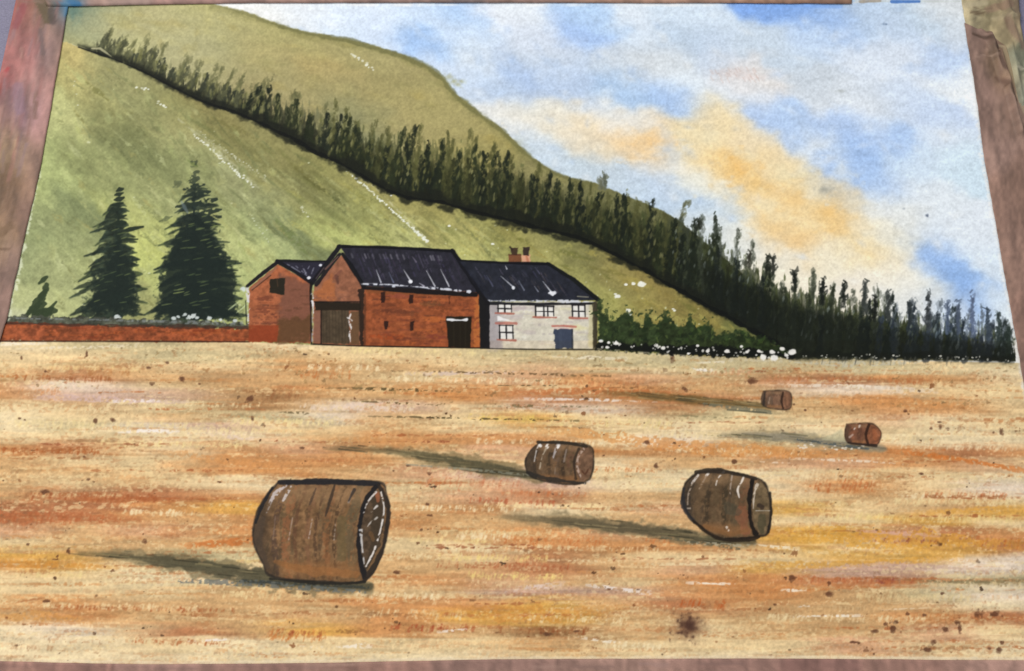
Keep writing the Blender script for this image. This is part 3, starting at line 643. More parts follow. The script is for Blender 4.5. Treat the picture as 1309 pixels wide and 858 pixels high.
xs_t = []
x = 128.0
while x < 1292:
    xs_t.append(x); x += random.uniform(9.0, 14.6)
trees = []
for x in xs_t[:98]:
    trees.append(x)
back = [x + random.uniform(-7, 7) for x in trees]
for x in back:                                          # faint trees behind belong to the wash
    yt_, yl_ = float(yat(btop, x)), float(yat(belt_low, x))
    h = (yl_ - yt_) * random.uniform(.75, 1.12) + random.uniform(0, 8)
    c = (108, 108, 72) if x < 420 else (88, 88, 52) if x < 860 else (66, 72, 58) if x < 1130 else (84, 92, 98)
    fir(x, yl_ - 3, h, random.uniform(7, 11), BELT, c, .55, lean=(.42 if x < 330 else .08) + random.gauss(0, .06))
for x in trees:
    yt_, yl_ = float(yat(btop, x)), float(yat(belt_low, x))
    h = (yl_ - yt_) * random.choice([random.uniform(.5, .8), random.uniform(.8, 1.08)]) + (random.uniform(0, 9) if x > 330 else random.uniform(-1, 3))
    if x < 300: c = random.choice([(66, 70, 54), (54, 58, 46), (80, 82, 60)])
    elif x < 900: c = random.choice([(40, 46, 32), (46, 52, 34), (32, 38, 30), (60, 62, 38), (34, 40, 30)])
    elif x < 1120: c = random.choice([(38, 44, 32), (34, 40, 36), (48, 54, 40)])
    else: c = random.choice([(38, 46, 46), (44, 52, 58), (34, 42, 38), (54, 62, 72)])
    tid = part('painted_tree', 0, tree_lab if x < 880 else 'small dark painted fir in the wood right of the farm', 'trees in the painted belt')
    fir(x, yl_ - 1, h, random.uniform(9, 14), tid, c, random.uniform(.72, .95), lean=(.40 if x < 330 else .10 if x < 700 else .03) + random.gauss(0, .06))
for k in range(560):                                    # light glints between the stems
    x = random.uniform(170, 1280); yt_, yl_ = float(yat(btop, x)), float(yat(belt_low, x))
    y = yt_ + (yl_ - yt_) * random.uniform(.15, .85); L = random.uniform(3, 9)
    c = random.choice([(148, 144, 96), (120, 118, 72), (104, 104, 62)]) if x < 860 else random.choice([(92, 98, 66), (130, 138, 130), (70, 78, 54)]) if x < 1180 else random.choice([(120, 134, 144), (150, 160, 160), (84, 96, 96)])
    stroke([(x, y), (x + .22 * L, y - L)], [1.2, 2.6, .8], c, random.uniform(.3, .75), soft=1.4, rough=.4)
for x, y, h, c in [(773, 240, 20, (96, 100, 84)), (768, 240, 11, (110, 112, 92)), (914, 300, 27, (60, 66, 56)), (893, 292, 10, (40, 44, 34)), (958, 340, 18, (60, 60, 50)), (981, 350, 24, (36, 40, 32)), (988, 350, 22, (48, 50, 44)), (1016, 372, 29, (30, 34, 30)), (1052, 388, 32, (28, 32, 28)),
                   (1079, 392, 32, (32, 36, 32)), (1106, 400, 42, (70, 74, 70)), (1118, 410, 34, (26, 30, 26)), (1135, 410, 38, (64, 68, 66)), (1163, 415, 36, (52, 58, 60)), (1186, 420, 48, (60, 64, 66)), (1211, 425, 44, (84, 96, 116)), (1225, 425, 40, (78, 88, 104)),
                   (1243, 430, 56, (90, 102, 126)), (1263, 435, 42, (64, 74, 84)), (1276, 440, 44, (56, 66, 64)), (1290, 448, 34, (50, 60, 54))]:
    fir(x, y, h * .86, 6.5, None, c, .78)
    for k in range(int(h / 4)):
        t = random.random(); stroke([(x + random.gauss(0, 2.4), y - h * t), (x + random.gauss(0, 2.4), y - h * t - 3)], random.uniform(1, 2.4), c, random.uniform(.4, .9), soft=1.1)
dk_line = [(x, y - 2.5) for x, y in belt_low]
stroke(dk_line, [3, 9, 13, 15, 16, 17, 17, 14, 9, 10, 10, 7], (30, 32, 26), .8, soft=7, rough=.4, ident=BELT, thr=.7)
stroke([(x, y + .2) for x, y in belt_low if x < 1015], [2, 3, 4, 4, 4, 5, 5], (20, 22, 20), .9, soft=1.2, rough=.4)
stroke([(117, 62), (128, 62), (142, 72)], [1.5, 3, 1], (196, 190, 150), .7)
poly([(640, 210), (760, 258), (860, 300), (1000, 400), (1010, 440), (860, 350), (700, 285), (560, 250)], (30, 34, 26), .22, soft=16, rough=2)
poly([(900, 340), (1000, 385), (1160, 425), (1290, 445), (1290, 460), (1030, 455), (900, 385)], (24, 28, 24), .6, soft=18, rough=2)
for k in range(44):                                     # white flecks at the foot of the wood
    x = random.uniform(1000, 1290); y = float(yat(horizon, x)) - 5 + random.uniform(-2, 3)
    blob(x, y, random.uniform(.7, 1.7), random.uniform(.6, 1.2), (210, 213, 206), random.uniform(.4, .8), hard=1)
stroke([(1010, 462), (1080, 466), (1180, 463)], [3, 8, 3], (190, 190, 176), .6, dry=.5)
for k in range(30):
    x = random.uniform(1050, 1240); stroke([(x, 457), (x - 2, 457 + random.uniform(4, 11))], [2, .8], (90, 92, 86), random.uniform(.3, .6))

# ---- three firs by the wall
def big_fir(cx_, top, bot, half_l, half_r, ident, col, n, edge_c=(96, 108, 64)):
    stroke([(cx_, bot), (cx_, top + 6)], [7, 5, 3, 1.5], col, .95, ident=ident)
    for k in range(n):
        t = ((k + random.random() * .8) / n)
        y = top + (bot - top) * t
        prof = (.18 + .82 * t ** .66)
        for s_, hw in ((-1, half_l), (1, half_r)):
            L = hw * prof * random.uniform(.66, 1.14)
            dy = (8 + 14 * t) * random.uniform(.5, 1.2) if s_ < 0 else random.uniform(-7, 6)
            th = (6 + 6 * t) * random.uniform(.7, 1.25)
            mid = (cx_ + s_ * L * .55, y + dy * .35 - 1)
            stroke(smooth([(cx_, y), mid, (cx_ + s_ * L, y + dy * (1 if s_ < 0 else .6))], 3), [th, th * 1.0, th * .7, 1.2], col, random.uniform(.72, .95), soft=2.4, rough=.4, tooth='m', var=.12, ident=ident, thr=.5)
            if random.random() < .5:
                stroke([(cx_ + s_ * L * .7, y + dy * .5), (cx_ + s_ * L * 1.12, y + dy * 1.1 + random.uniform(-2, 2))], [3, 1], edge_c, .5, soft=1.6, dry=.35)


T0 = part('painted_fir', 0, 'smallest painted fir, a short bush at the left edge', 'painted firs behind the brick wall')
for a_, b_, wd in [((36, 402), (58, 372), [4, 8, 3]), ((48, 402), (60, 364), [8, 9, 4]), ((58, 402), (72, 386), [6, 5, 2]), ((50, 362), (60, 354), [2, 4, 2]), ((32, 403), (52, 388), [3, 6, 3]), ((44, 404), (68, 398), [7, 9, 6])]:
    stroke([a_, b_], [q_ * 1.5 for q_ in wd], (56, 68, 46), .9, rough=.3, ident=T0)
T1 = part('painted_fir', 0, 'slim dark painted fir with a pointed top', 'painted firs behind the brick wall')
big_fir(151, 258, 402, 64, 38, T1, (40, 50, 42), 24)
for k, (x, y, L) in enumerate([(153, 243, 7), (152, 248, 9), (152, 254, 10), (150, 261, 12), (148, 268, 14), (150, 277, 18), (150, 286, 18)]):
    stroke([(x - L * .55, y + 1.5), (x + L * .6, y - 1.5)], [2.5, 6, 2.5], (40, 50, 40), .92, ident=T1, rough=.4)
stroke([(150, 300), (166, 293), (183, 290)], [6, 6, 3], (40, 50, 40), .92, ident=T1)
stroke([(152, 306), (176, 306)], [4, 2], (40, 50, 40), .85, ident=T1)
poly([(150, 308), (168, 330), (176, 398), (108, 399), (122, 355), (138, 328)], (33, 43, 38), .86, soft=9, rough=3, ident=T1)
T2 = part('painted_fir', 0, 'broadest and darkest painted fir, beside the outbuilding', 'painted firs behind the brick wall')
big_fir(248, 240, 408, 64, 70, T2, (38, 48, 43), 27)
for x, y, L, al in [(248, 210, 6, .5), (250, 222, 8, .6), (246, 231, 14, .7), (226, 236, 9, .35), (248, 239, 26, .9), (252, 248, 34, .92), (262, 258, 30, .9), (240, 262, 34, .9), (268, 271, 30, .9), (212, 280, 16, .4), (258, 280, 50, .92)]:
    stroke([(x - L * .5, y + 3), (x + L * .5, y - 3)], [3, 9, 3], (44, 54, 46), al, ident=T2, rough=.4, dry=.1, tooth='m')
poly([(247, 268), (276, 300), (294, 340), (308, 406), (200, 408), (204, 365), (218, 318), (234, 290)], (31, 41, 37), .88, soft=10, rough=3, ident=T2)
stroke([(232, 258), (240, 272)], [3, 5, 2], (120, 134, 140), .5, soft=2)
for k in range(40):
    t = random.random(); x = 250 + random.uniform(-50, 50) * (.3 + .7 * t); y = 270 + 130 * t
    stroke([(x, y), (x + random.uniform(6, 14), y - random.uniform(1, 3))], [1.2, 1.8, .8], random.choice([(150, 160, 92), (96, 110, 70), (120, 130, 80)]), random.uniform(.25, .7), soft=1)
for k in range(22):
    t = random.random(); x = 150 + random.uniform(-34, 24) * (.3 + .7 * t); y = 290 + 105 * t
    stroke([(x, y), (x + random.uniform(5, 10), y - random.uniform(1, 3))], [1, 1.6, .8], random.choice([(150, 160, 92), (96, 110, 70)]), random.uniform(.25, .7), soft=1)
for x in range(292, 316, 5):
    stroke([(x, 392 + (x % 3) * 4), (x + 8, 386 + (x % 3) * 4)], [1, 2.4, 1], (190, 200, 150), .6)

# ---- brick wall on the left
WALL = part('painted_brick_wall', 0, 'long low red brick wall with a dark coping')
poly([(-70, 404), (6, 404), (60, 404), (200, 409), (318, 414), (318, 421), (120, 418), (-70, 412)], (74, 76, 66), .9, rough=1.2, var=.15, ident=WALL)
poly([(4, 411), (120, 416), (318, 420), (398, 424), (396, 438), (318, 437), (0, 436), (-2, 420)], (148, 76, 46), .96, rough=.8, var=.1, ident=WALL)
poly([(-70, 412), (4, 411), (0, 436), (-70, 436)], (160, 80, 44), .9, ident=WALL)
for k in range(80):
    x = random.uniform(2, 390); y = random.uniform(417, 434); L = random.uniform(8, 34)
    stroke([(x, y), (x + L, y + random.uniform(-1, 1))], random.uniform(1.5, 4), random.choice([(186, 96, 50), (128, 56, 32), (110, 60, 36), (172, 88, 44)]), random.uniform(.25, .65), dry=.3)
stroke([(6, 413), (120, 416), (250, 418), (318, 419)], [2, 3, 4, 3], (66, 44, 36), .7, rough=.5)
stroke([(20, 407), (130, 409), (230, 412), (312, 413)], [2, 2, 4, 6], (140, 146, 148), .55, dry=.55)
for x, y in [(222, 407), (228, 405), (237, 402), (242, 405), (247, 404), (252, 406), (150, 405), (268, 407), (282, 409), (300, 410)]:
    blob(x, y, 2.6, 2, (216, 222, 218), .85, hard=1)
stroke([(-70, 436), (120, 436.5), (318, 437)], 1.8, (60, 36, 28), .85)

# ---- outbuilding
BRICKS = [(178, 100, 60), (142, 74, 46), (112, 62, 44), (190, 112, 68), (92, 58, 46), (128, 72, 52)]


def bricky(pts_box, n, cols=BRICKS, al=.5):
    x0, y0, x1, y1 = pts_box
    for k in range(n):
        x = random.uniform(x0, x1 - 4); y = random.uniform(y0, y1); L = min(random.uniform(5, 22), x1 - x)
        stroke([(x, y), (x + L, y + random.uniform(-.6, .8))], random.uniform(1.4, 3.6), random.choice(cols), random.uniform(.2, al), dry=.3)


OUT = part('painted_outbuilding', 0, 'small red brick outbuilding with a dark square window')
ow = part('wall', OUT); orf = part('roof', OUT); owin = part('window', OUT)
poly([(357, 334), (418, 334), (402, 362), (398, 362)], (44, 42, 56), .97, ident=orf)
poly([(318, 368), (355, 338), (398, 362), (398, 438), (318, 416)], (164, 94, 62), .98, ident=ow, var=.05)
poly([(358, 350), (398, 364), (398, 438), (356, 437)], (124, 82, 66), .85, soft=8, rough=1.5)
poly([(356, 408), (398, 404), (398, 438), (352, 438)], (98, 70, 44), .8, soft=5, rough=1.5)
poly([(318, 416), (356, 416), (354, 437), (318, 437)], (146, 66, 38), .9, soft=1.5)
bricky((320, 378, 356, 414), 34, BRICKS + [(98, 54, 42)], .6)
for x, y in [(330, 382), (328, 395), (326, 399)]:
    stroke([(x, y), (x + 18, y - 1)], [3, 5, 2], (112, 62, 46), .6, rough=.5)
bricky((358, 370, 396, 436), 22, [(110, 72, 54), (140, 92, 70), (92, 62, 44)], .4)
stroke([(316, 366), (336, 349), (355, 335)], [4, 5, 5], (30, 28, 32), .97, ident=orf)
stroke([(322, 369), (340, 354), (353, 342)], [2.4, 3, 2], (150, 104, 82), .8)
stroke([(322, 371), (346, 352)], 1.2, (60, 40, 34), .7)
stroke([(354, 334), (375, 346), (399, 362)], [5, 5, 5], (26, 26, 32), .97, ident=orf)
stroke([(354, 333), (386, 334), (418, 334)], [3, 3, 2.4], (26, 26, 30), .95, ident=orf)
for a_, b_ in [((378, 340), (392, 352)), ((386, 340), (395, 357)), ((396, 339), (390, 350)), ((366, 337), (384, 348)), ((409, 338), (411, 340)), ((402, 340), (398, 350))]:
    stroke([a_, b_], [1, 1.8, 1], (150, 150, 165), .65, dry=.35)
blob(395, 355, 2.4, 1.8, (236, 236, 240), .9, hard=1); blob(410, 339, 2, 1.8, (230, 230, 236), .9, hard=1)
poly([(345, 357), (365, 355), (363, 377), (344, 374)], (40, 38, 30), .96, ident=owin, rough=.3)
stroke([(354, 357), (355, 366)], 1.4, (96, 70, 50), .6)
stroke([(316.5, 368), (317.5, 412)], [3, 3.6, 3], (208, 204, 206), .9, rough=.5, dry=.15); blob(310, 369, 3, 2.6, (206, 214, 214), .85, hard=1)
stroke([(314, 385), (315, 414)], 1.4, (24, 26, 24), .8)

# ---- tall barn
BARN = part('painted_barn', 0, 'tall red brick barn with a dark slate roof and gabled porch')
bw = part('wall', BARN); bg_ = part('gable_wall', BARN); br = part('roof', BARN)
poly([(434, 313), (580, 320), (614, 373), (610, 376), (464, 366)], (44, 43, 53), .98, ident=br, var=.06)
poly([(464, 366), (612, 374), (614, 445), (462, 442)], (150, 80, 48), .98, ident=bw, var=.06)
poly([(401, 366), (437, 326), (466, 366), (462, 442), (400, 440)], (146, 94, 70), .98, ident=bg_, var=.05)
poly([(404, 372), (424, 352), (430, 384), (402, 385)], (176, 104, 60), .75, soft=6, rough=1.5)
stroke([(430, 352), (432, 362)], [4, 6, 3], (92, 60, 52), .7, rough=.5); stroke([(426, 356), (436, 346)], 3, (120, 76, 62), .6)
bricky((404, 368, 458, 384), 16, [(120, 76, 62), (170, 106, 72), (104, 72, 64)], .4)
stroke([(470, 372), (600, 378)], 5, (120, 76, 44), .5, soft=4)
bricky((470, 378, 608, 440), 120)
bricky((470, 378, 600, 440), 40, [(98, 54, 40), (84, 48, 40), (120, 64, 44)], .6)
for x, y, L, c in [(478, 397, 40, (112, 62, 42)), (500, 432, 24, (104, 52, 36)), (535, 388, 30, (118, 78, 48)), (545, 430, 24, (130, 62, 52)), (556, 395, 20, (108, 60, 36)), (495, 378, 30, (150, 78, 62)), (480, 402, 18, (126, 68, 44)), (540, 408, 28, (200, 110, 54)), (474, 430, 40, (170, 76, 36))]:
    stroke([(x, y), (x + L, y + 1)], [3, 8, 3], c, .55, dry=.2, soft=2)
stroke([(609, 380), (610, 440)], [7, 8], (190, 112, 56), .7, rough=.4, dry=.15)
stroke([(602, 412), (604, 442)], [3, 3], (150, 90, 46), .5)
for k in range(34):
    x = random.uniform(472, 596); y = random.uniform(382, 438); L = random.uniform(8, 30)
    stroke(smooth([(x, y), (x + L * .5, y + random.uniform(-1.5, 1.5)), (x + L, y + random.uniform(-1, 1))], 4), [2, random.uniform(4, 8), 2], random.choice([(96, 54, 38), (112, 62, 42), (182, 100, 52), (126, 66, 46), (104, 70, 48), (170, 86, 46)]), random.uniform(.25, .55), soft=2.5, rough=.5, dry=.15, tooth='m')
# roof slates: run marks and the pale dashes under the ridge
for k in range(60):
    u, v = random.random(), random.random() * .6
    x = 440 + u * 136 + v * 30; y = 316 + u * 7 + v * 48; L = random.uniform(8, 24)
    stroke([(x, y), (x + L * .38, y + L * .92)], [1, 2.2, 1], random.choice([(72, 66, 92), (34, 32, 44), (86, 80, 98), (62, 54, 70)]), random.uniform(.3, .7), dry=.2)
for a_, b_, c in [((481, 345), (487, 361), (206, 206, 216)), ((497, 348), (503, 361), (110, 116, 140)), ((516, 345), (526, 361), (226, 226, 232)), ((545, 346), (556, 366), (222, 222, 228)), ((563, 344), (574, 366), (226, 226, 232)), ((527, 328), (532, 335), (120, 112, 130)), ((536, 362), (542, 366), (190, 186, 200))]:
    stroke([a_, b_], [.6, 1.1, 1.9], c, .78, soft=.9)
blob(525, 360, 3, 2.6, (238, 238, 242), .95, hard=1); blob(503, 366, 2.2, 1.6, (200, 205, 215), .9, hard=1)
for x in (449, 466, 470, 476, 485, 490, 493, 499, 507, 515, 550, 553, 560, 563):
    stroke([(x, 324 + (x - 440) * .03), (x + 2, 329 + (x - 440) * .03)], 2, (160, 155, 165), random.uniform(.2, .5), soft=1.6)
stroke([(432, 315), (490, 316), (580, 321)], [4, 3.4, 4], (20, 20, 24), .95, ident=br)
stroke([(578, 320), (596, 346), (614, 373)], [5, 7, 8], (22, 22, 26), .96, ident=br)
stroke([(434, 315), (420, 334), (399, 361)], [5, 6, 6], (28, 27, 32), .97, ident=br)
stroke([(434, 325), (418, 345), (404, 364)], [4, 5, 5], (34, 30, 34), .95, ident=br)
stroke([(432, 328), (416, 344)], [1.4, 2.2], (126, 92, 82), .75); stroke([(414, 342), (404, 356)], 1.6, (110, 90, 90), .6)
stroke([(438, 325), (450, 342), (465, 366)], [4, 6, 6], (24, 24, 28), .97, ident=br)
stroke([(464, 368), (530, 372), (608, 377)], [4, 6, 6], (26, 24, 26), .95)
stroke([(462, 363), (500, 364), (560, 369), (600, 373)], [2, 2.2, 2.4, 2.8], (216, 218, 226), .92, rough=.5, dry=.08)
stroke([(462, 372), (462, 438)], [7, 7], (44, 34, 28), .9, rough=.35); stroke([(466.5, 376), (466, 440)], [3, 3], (84, 54, 38), .6)
lint = part('lintel', BARN); pd = part('door', BARN, 'tall brown porch door'); md = part('door', BARN, 'black doorway with a white bar'); 
poly([(402, 386), (462, 387), (461, 397), (403, 397)], (40, 34, 26), .95, ident=lint)
stroke([(402, 386), (460, 386)], 1.8, (22, 20, 20), .8)
poly([(411, 397), (446, 397), (447, 440), (411, 439)], (82, 70, 54), .96, ident=pd, var=.06)
for x in range(413, 446, 4):
    stroke([(x, 398), (x + .5, 438)], 1.3, (64, 54, 42), .5, rough=.4)
poly([(402, 398), (410, 398), (410, 438), (401, 438)], (134, 92, 74), .9)
stroke([(410.5, 397), (410.5, 440)], 2, (36, 28, 24), .85)
poly([(448, 398), (459, 398), (459, 440), (448, 440)], (104, 78, 54), .9)
for a_, b_ in [((449, 400), (446, 408)), ((444, 406), (450, 410)), ((446, 410), (449, 420)), ((449, 418), (446, 430)), ((447, 428), (448, 437))]:
    stroke([a_, b_], [1.6, 2.4, 1.4], (222, 218, 216), .85, dry=.3)
stroke([(398, 362), (397, 372), (398, 440)], [4, 2, 2], (24, 22, 22), .9)
stroke([(399, 374), (400.5, 400)], [3.4, 2.6], (222, 220, 224), .92, rough=.5, dry=.1); stroke([(400, 402), (399, 436)], [2, 2.4], (170, 160, 162), .8, dry=.35)
for x0, y0, x1, y1 in [(487, 373, 492, 387), (523, 376, 529, 388), (573, 378, 576, 389), (491, 410, 496, 422), (524, 411, 529, 423)]:
    si = part('slit_window', BARN)
    poly([(x0, y0), (x1, y0 + .5), (x1 - .5, y1), (x0 + .5, y1)], (48, 30, 26) if x0 != 573 else (96, 54, 34), .92, ident=si, rough=.5)
poly([(570, 404), (603, 405), (601, 444), (573, 444)], (34, 30, 22), .97, ident=md)
for x in (580, 588, 595): stroke([(x, 414), (x, 442)], 2, (48, 42, 30), .5)
stroke([(572, 408.5), (584, 409.6), (596, 409)], [3, 3, 4], (232, 232, 234), .95, rough=.4)
stroke([(400, 440), (462, 442.5), (614, 445)], 1.8, (28, 20, 18), .9)

# ---- farmhouse
FH = part('painted_farmhouse', 0, 'pale stone farmhouse with a dark roof, two chimneys and red sills')
fw = part('wall', FH); fr = part('roof', FH)
ch1 = part('chimney', FH, 'brown brick chimney'); ch2 = part('chimney', FH, 'pale pink chimney')
poly([(650, 325), (666, 325), (667, 338), (650, 338)], (122, 76, 52), .95, ident=ch1); poly([(653, 317), (662, 317), (661, 326), (654, 326)], (66, 50, 40), .92, ident=ch1)
stroke([(652, 316), (655, 319)], 2.4, (50, 40, 36), .8); stroke([(650, 326), (666, 326)], 1.2, (80, 50, 40), .7)
poly([(667, 326), (678, 326), (678, 338), (667, 338)], (212, 154, 124), .95, ident=ch2); poly([(668, 316), (677, 316), (676, 327), (669, 327)], (58, 46, 42), .95, ident=ch2)
stroke([(673, 328), (676, 337)], 3, (176, 104, 74), .6)
poly([(586, 333), (702, 337), (764, 384), (622, 386)], (40, 42, 52), .98, ident=fr, var=.06)
poly([(622, 386), (762, 386), (761, 446), (622, 446)], (206, 199, 181), .98, ident=fw, var=.03)
poly([(622, 386), (640, 388), (642, 446), (622, 446)], (158, 150, 152), .85, soft=9, rough=1)
poly([(640, 388), (700, 388), (690, 402), (640, 410)], (182, 172, 172), .6, soft=8, rough=1)
for k in range(24):
    x = random.uniform(628, 745); y = random.uniform(390, 440); L = random.uniform(8, 24)
    stroke([(x, y), (x + L, y + random.uniform(-1, 1))], [2, random.uniform(3, 7), 2], random.choice([(188, 170, 164), (176, 160, 160), (222, 212, 190), (198, 184, 170)]), random.uniform(.25, .5), soft=2.5, rough=.5)
for k in range(60):
    x = random.uniform(640, 752); y = random.uniform(390, 443); L = random.uniform(5, 16)
    stroke([(x, y), (x + L, y)], random.uniform(1.4, 3.4), random.choice([(228, 224, 210), (190, 182, 172), (222, 214, 176), (178, 168, 164), (236, 232, 222)]), random.uniform(.25, .6), dry=.3)
stroke([(756, 392), (756, 440)], [5, 9], (190, 178, 120), .5, soft=4); stroke([(728, 418), (750, 420)], [3, 8, 3], (222, 212, 140), .4, soft=4)
for k in range(50):
    u, v = random.random(), random.random() * .6
    x = 592 + u * 104 + v * 46; y = 338 + u * 3 + v * 44; L = random.uniform(6, 20)
    stroke([(x, y), (x + L * .55, y + L * .83)], [1, 2, 1], random.choice([(68, 68, 90), (32, 32, 44), (86, 82, 98), (78, 70, 70)]), random.uniform(.3, .7), dry=.2)
for a_, b_, c in [((640, 353), (656, 367), (206, 208, 216)), ((663, 359), (670, 371), (130, 134, 150)), ((694, 360), (705, 374), (226, 228, 232)), ((646, 340), (648, 344), (214, 214, 220)), ((683, 366), (688, 373), (150, 154, 168)), ((622, 352), (630, 366), (86, 88, 108)), ((600, 352), (606, 362), (110, 108, 126)), ((684, 342), (690, 350), (90, 90, 110))]:
    stroke([a_, b_], [.6, 1.1, 1.8], c, .78, soft=.9)
blob(656, 368, 2.2, 2.0, (232, 234, 238), .9, hard=1); blob(706, 375, 3.6, 2.6, (236, 236, 240), .95, hard=1)
stroke([(586, 333), (640, 336), (702, 337.5)], [3, 3, 4], (20, 20, 26), .96, ident=fr)
stroke([(700, 337), (734, 358), (764, 383)], [4, 5, 6], (22, 24, 26), .96, ident=fr)
stroke([(586, 334), (606, 362), (622, 386)], [3, 4, 4], (26, 26, 32), .9)
stroke([(622, 388), (690, 389), (760, 388)], [4, 4, 3.4], (28, 28, 32), .92)
stroke([(622, 384.5), (660, 385), (715, 385), (757, 386)], [2.6, 3.2, 3, 3], (206, 208, 214), .92, rough=.4, dry=.05)
stroke([(738, 379), (752, 380)], 1.4, (170, 165, 140), .7)
poly([(612, 372), (618, 378), (626, 386), (626, 446), (614, 445.5)], (26, 25, 28), .97, rough=.25)
poly([(757, 388), (764, 388), (763, 446), (758, 446)], (78, 72, 54), .85)
stroke([(761.5, 388), (761, 443)], [4, 5], (66, 60, 46), .85, rough=.3)
for x0, y0, x1, y1, nb in [(636, 389, 654, 399, 2), (684, 391.5, 708, 404, 3), (731, 390, 748, 405, 2), (638, 416, 656, 433, 2)]:
    wi = part('window', FH)
    poly([(x0, y0), (x1, y0), (x1, y1), (x0, y1)], (226, 222, 214), .97, ident=wi, rough=.2)
    bars = [x0 + .5, (x0 + x1) / 2, x1 - .5] if nb == 2 else [x0 + .5, x0 + 11, x0 + 16, x1 - .5]
    for bx in bars: stroke([(bx, y0), (bx + .4, y1)], 1.9 if bx not in (bars[-1],) else 1.5, (34, 32, 34), .92, rough=.2, soft=.9)
    for by in (y0, (y0 + y1) / 2 + .5): stroke([(x0, by), (x1, by + .4)], 1.5, (36, 34, 36), .9, rough=.3, soft=.9)
    stroke([(x0 - 2.5, y1 + 1.4), ((x0 + x1) / 2, y1 + 2), (x1 + 3, y1 + 2.2)], 2.6, (166, 90, 74), .78, rough=.3, ident=wi)
stroke([(634, 413), (660, 413.4)], [2.6, 3], (176, 96, 82), .72, rough=.3)
poly([(636, 404), (648, 408), (656, 411), (636, 410)], (236, 234, 232), .8)
fd = part('door', FH)
poly([(708, 421), (732, 420), (732, 446), (710, 446)], (62, 70, 88), .97, ident=fd, rough=.6)
stroke([(731.5, 421), (732, 446)], 2, (42, 46, 56), .8); stroke([(716, 424), (717, 444)], 4, (74, 82, 98), .5)
stroke([(706, 417), (720, 416.6), (736, 418)], 2.6, (180, 98, 84), .78, rough=.3); stroke([(708, 419.6), (734, 420)], 1.4, (226, 190, 180), .8)
stroke([(614, 445.5), (690, 447), (762, 447)], 1.6, (46, 42, 38), .85)

# ---- hedge with white flowers
HEDGE = part('painted_hedge', 0, 'dark green flowering hedge right of the farmhouse')
htop = [(764, 394), (770, 398), (776, 408), (786, 410), (792, 404), (802, 402), (810, 412), (822, 418), (826, 404), (830, 408), (842, 416), (850, 402), (858, 412), (872, 418), (880, 410), (890, 420), (905, 416), (918, 426), (940, 424), (960, 428), (985, 436), (1010, 450), (1010, 456), (900, 454), (800, 448), (764, 446)]
poly(htop, (44, 56, 34), .95, soft=4, rough=1.8, ident=HEDGE, var=.14)
for k in range(130):
    x = random.uniform(768, 985); y = random.uniform(yat(htop[:22], x) + 2, 440)
    stroke([(x, y), (x + random.uniform(-5, 7), y - random.uniform(2, 8))], [2, 4.5, 1.5], random.choice([(36, 48, 28), (62, 78, 42), (52, 70, 36), (30, 40, 28), (84, 98, 52)]), random.uniform(.35, .75), rough=.5, dry=.15)
for x, y in [(766, 391), (775, 404), (802, 405), (827, 409), (851, 408), (880, 414), (905, 420)]:
    blob(x, y, 4.5, 4.5, (46, 60, 36), .8, hard=1, rough=.4)
    blob(x, y - 6, 2.2, 3, (52, 66, 40), .7, hard=1, rough=.4)
poly([(764, 436), (800, 440), (880, 442), (960, 444), (1010, 452), (1020, 458), (900, 455), (800, 450), (764, 447)], (22, 24, 22), .92, soft=3, rough=1.5, ident=HEDGE)
for k in range(74):
    x = random.uniform(766, 1020); y = 440 + (x - 766) * .055 + random.uniform(-4, 6)
    r = random.choice([.7, .9, 1.0, 1.2, 1.5])
    blob(x, y, r * 1.05, r * .9, (226, 228, 226), random.uniform(.55, .95), hard=1, rough=.15)
for x, y, r in [(778, 438, 2.6), (788, 439, 3), (848, 445, 3), (892, 442, 2.6), (905, 449, 2.8), (930, 449, 3.6), (948, 443, 2.2), (955, 450, 3), (970, 449, 2.4), (987, 450, 3.4), (1000, 446, 4), (1013, 450, 6), (976, 457, 5), (990, 458, 6), (880, 452, 2.4), (840, 442, 2), (1005, 454, 3), (768, 436, 2.6), (776, 444, 2.6)]:
    blob(x, y, r * .85, r * .66, (238, 240, 240), .95, hard=1, rough=.12)
blob(858, 452, 4, 4.5, (20, 20, 20), .95, hard=1)
stroke([(764, 446), (900, 458), (1000, 462)], [2, 4, 3], (206, 200, 176), .5, dry=.5)

# ---- bale shadows and bales
sh_group = 'painted shadows of the bales'


def shadow(pts, wd, core, edge, label, fade):
    i = part('bale_shadow', 0, label, sh_group)
    stroke(smooth(pts, 5), [q_ * 1.25 for q_ in wd], edge, .7, soft=6, rough=.3, ident=i, fade=fade, thr=.42)
    stroke(smooth([(x + 4, y + .5) for x, y in pts], 5), [q_ * .78 for q_ in wd], core, .68, soft=4.5, rough=.3, fade=fade, ident=i, thr=.5)
    for k in range(int(len(wd) * 13)):
        t = random.random() ** .7; j = t * (len(pts) - 1); a_ = int(min(j, len(pts) - 2)); r = j - a_
        x = pts[a_][0] * (1 - r) + pts[a_ + 1][0] * r; y = pts[a_][1] * (1 - r) + pts[a_ + 1][1] * r + random.uniform(-.5, .5) * wd[min(int(t * len(wd)), len(wd) - 1)]
        L = random.uniform(12, 40)
        stroke([(x - L * .6, y - L * .06), (x + L * .4, y + L * .05)], random.uniform(1, 2), random.choice([(48, 48, 38), (132, 124, 90), (88, 86, 68), (168, 152, 112), (62, 62, 50)]), random.uniform(.25, .6), dry=.35, tooth='h')
    return i


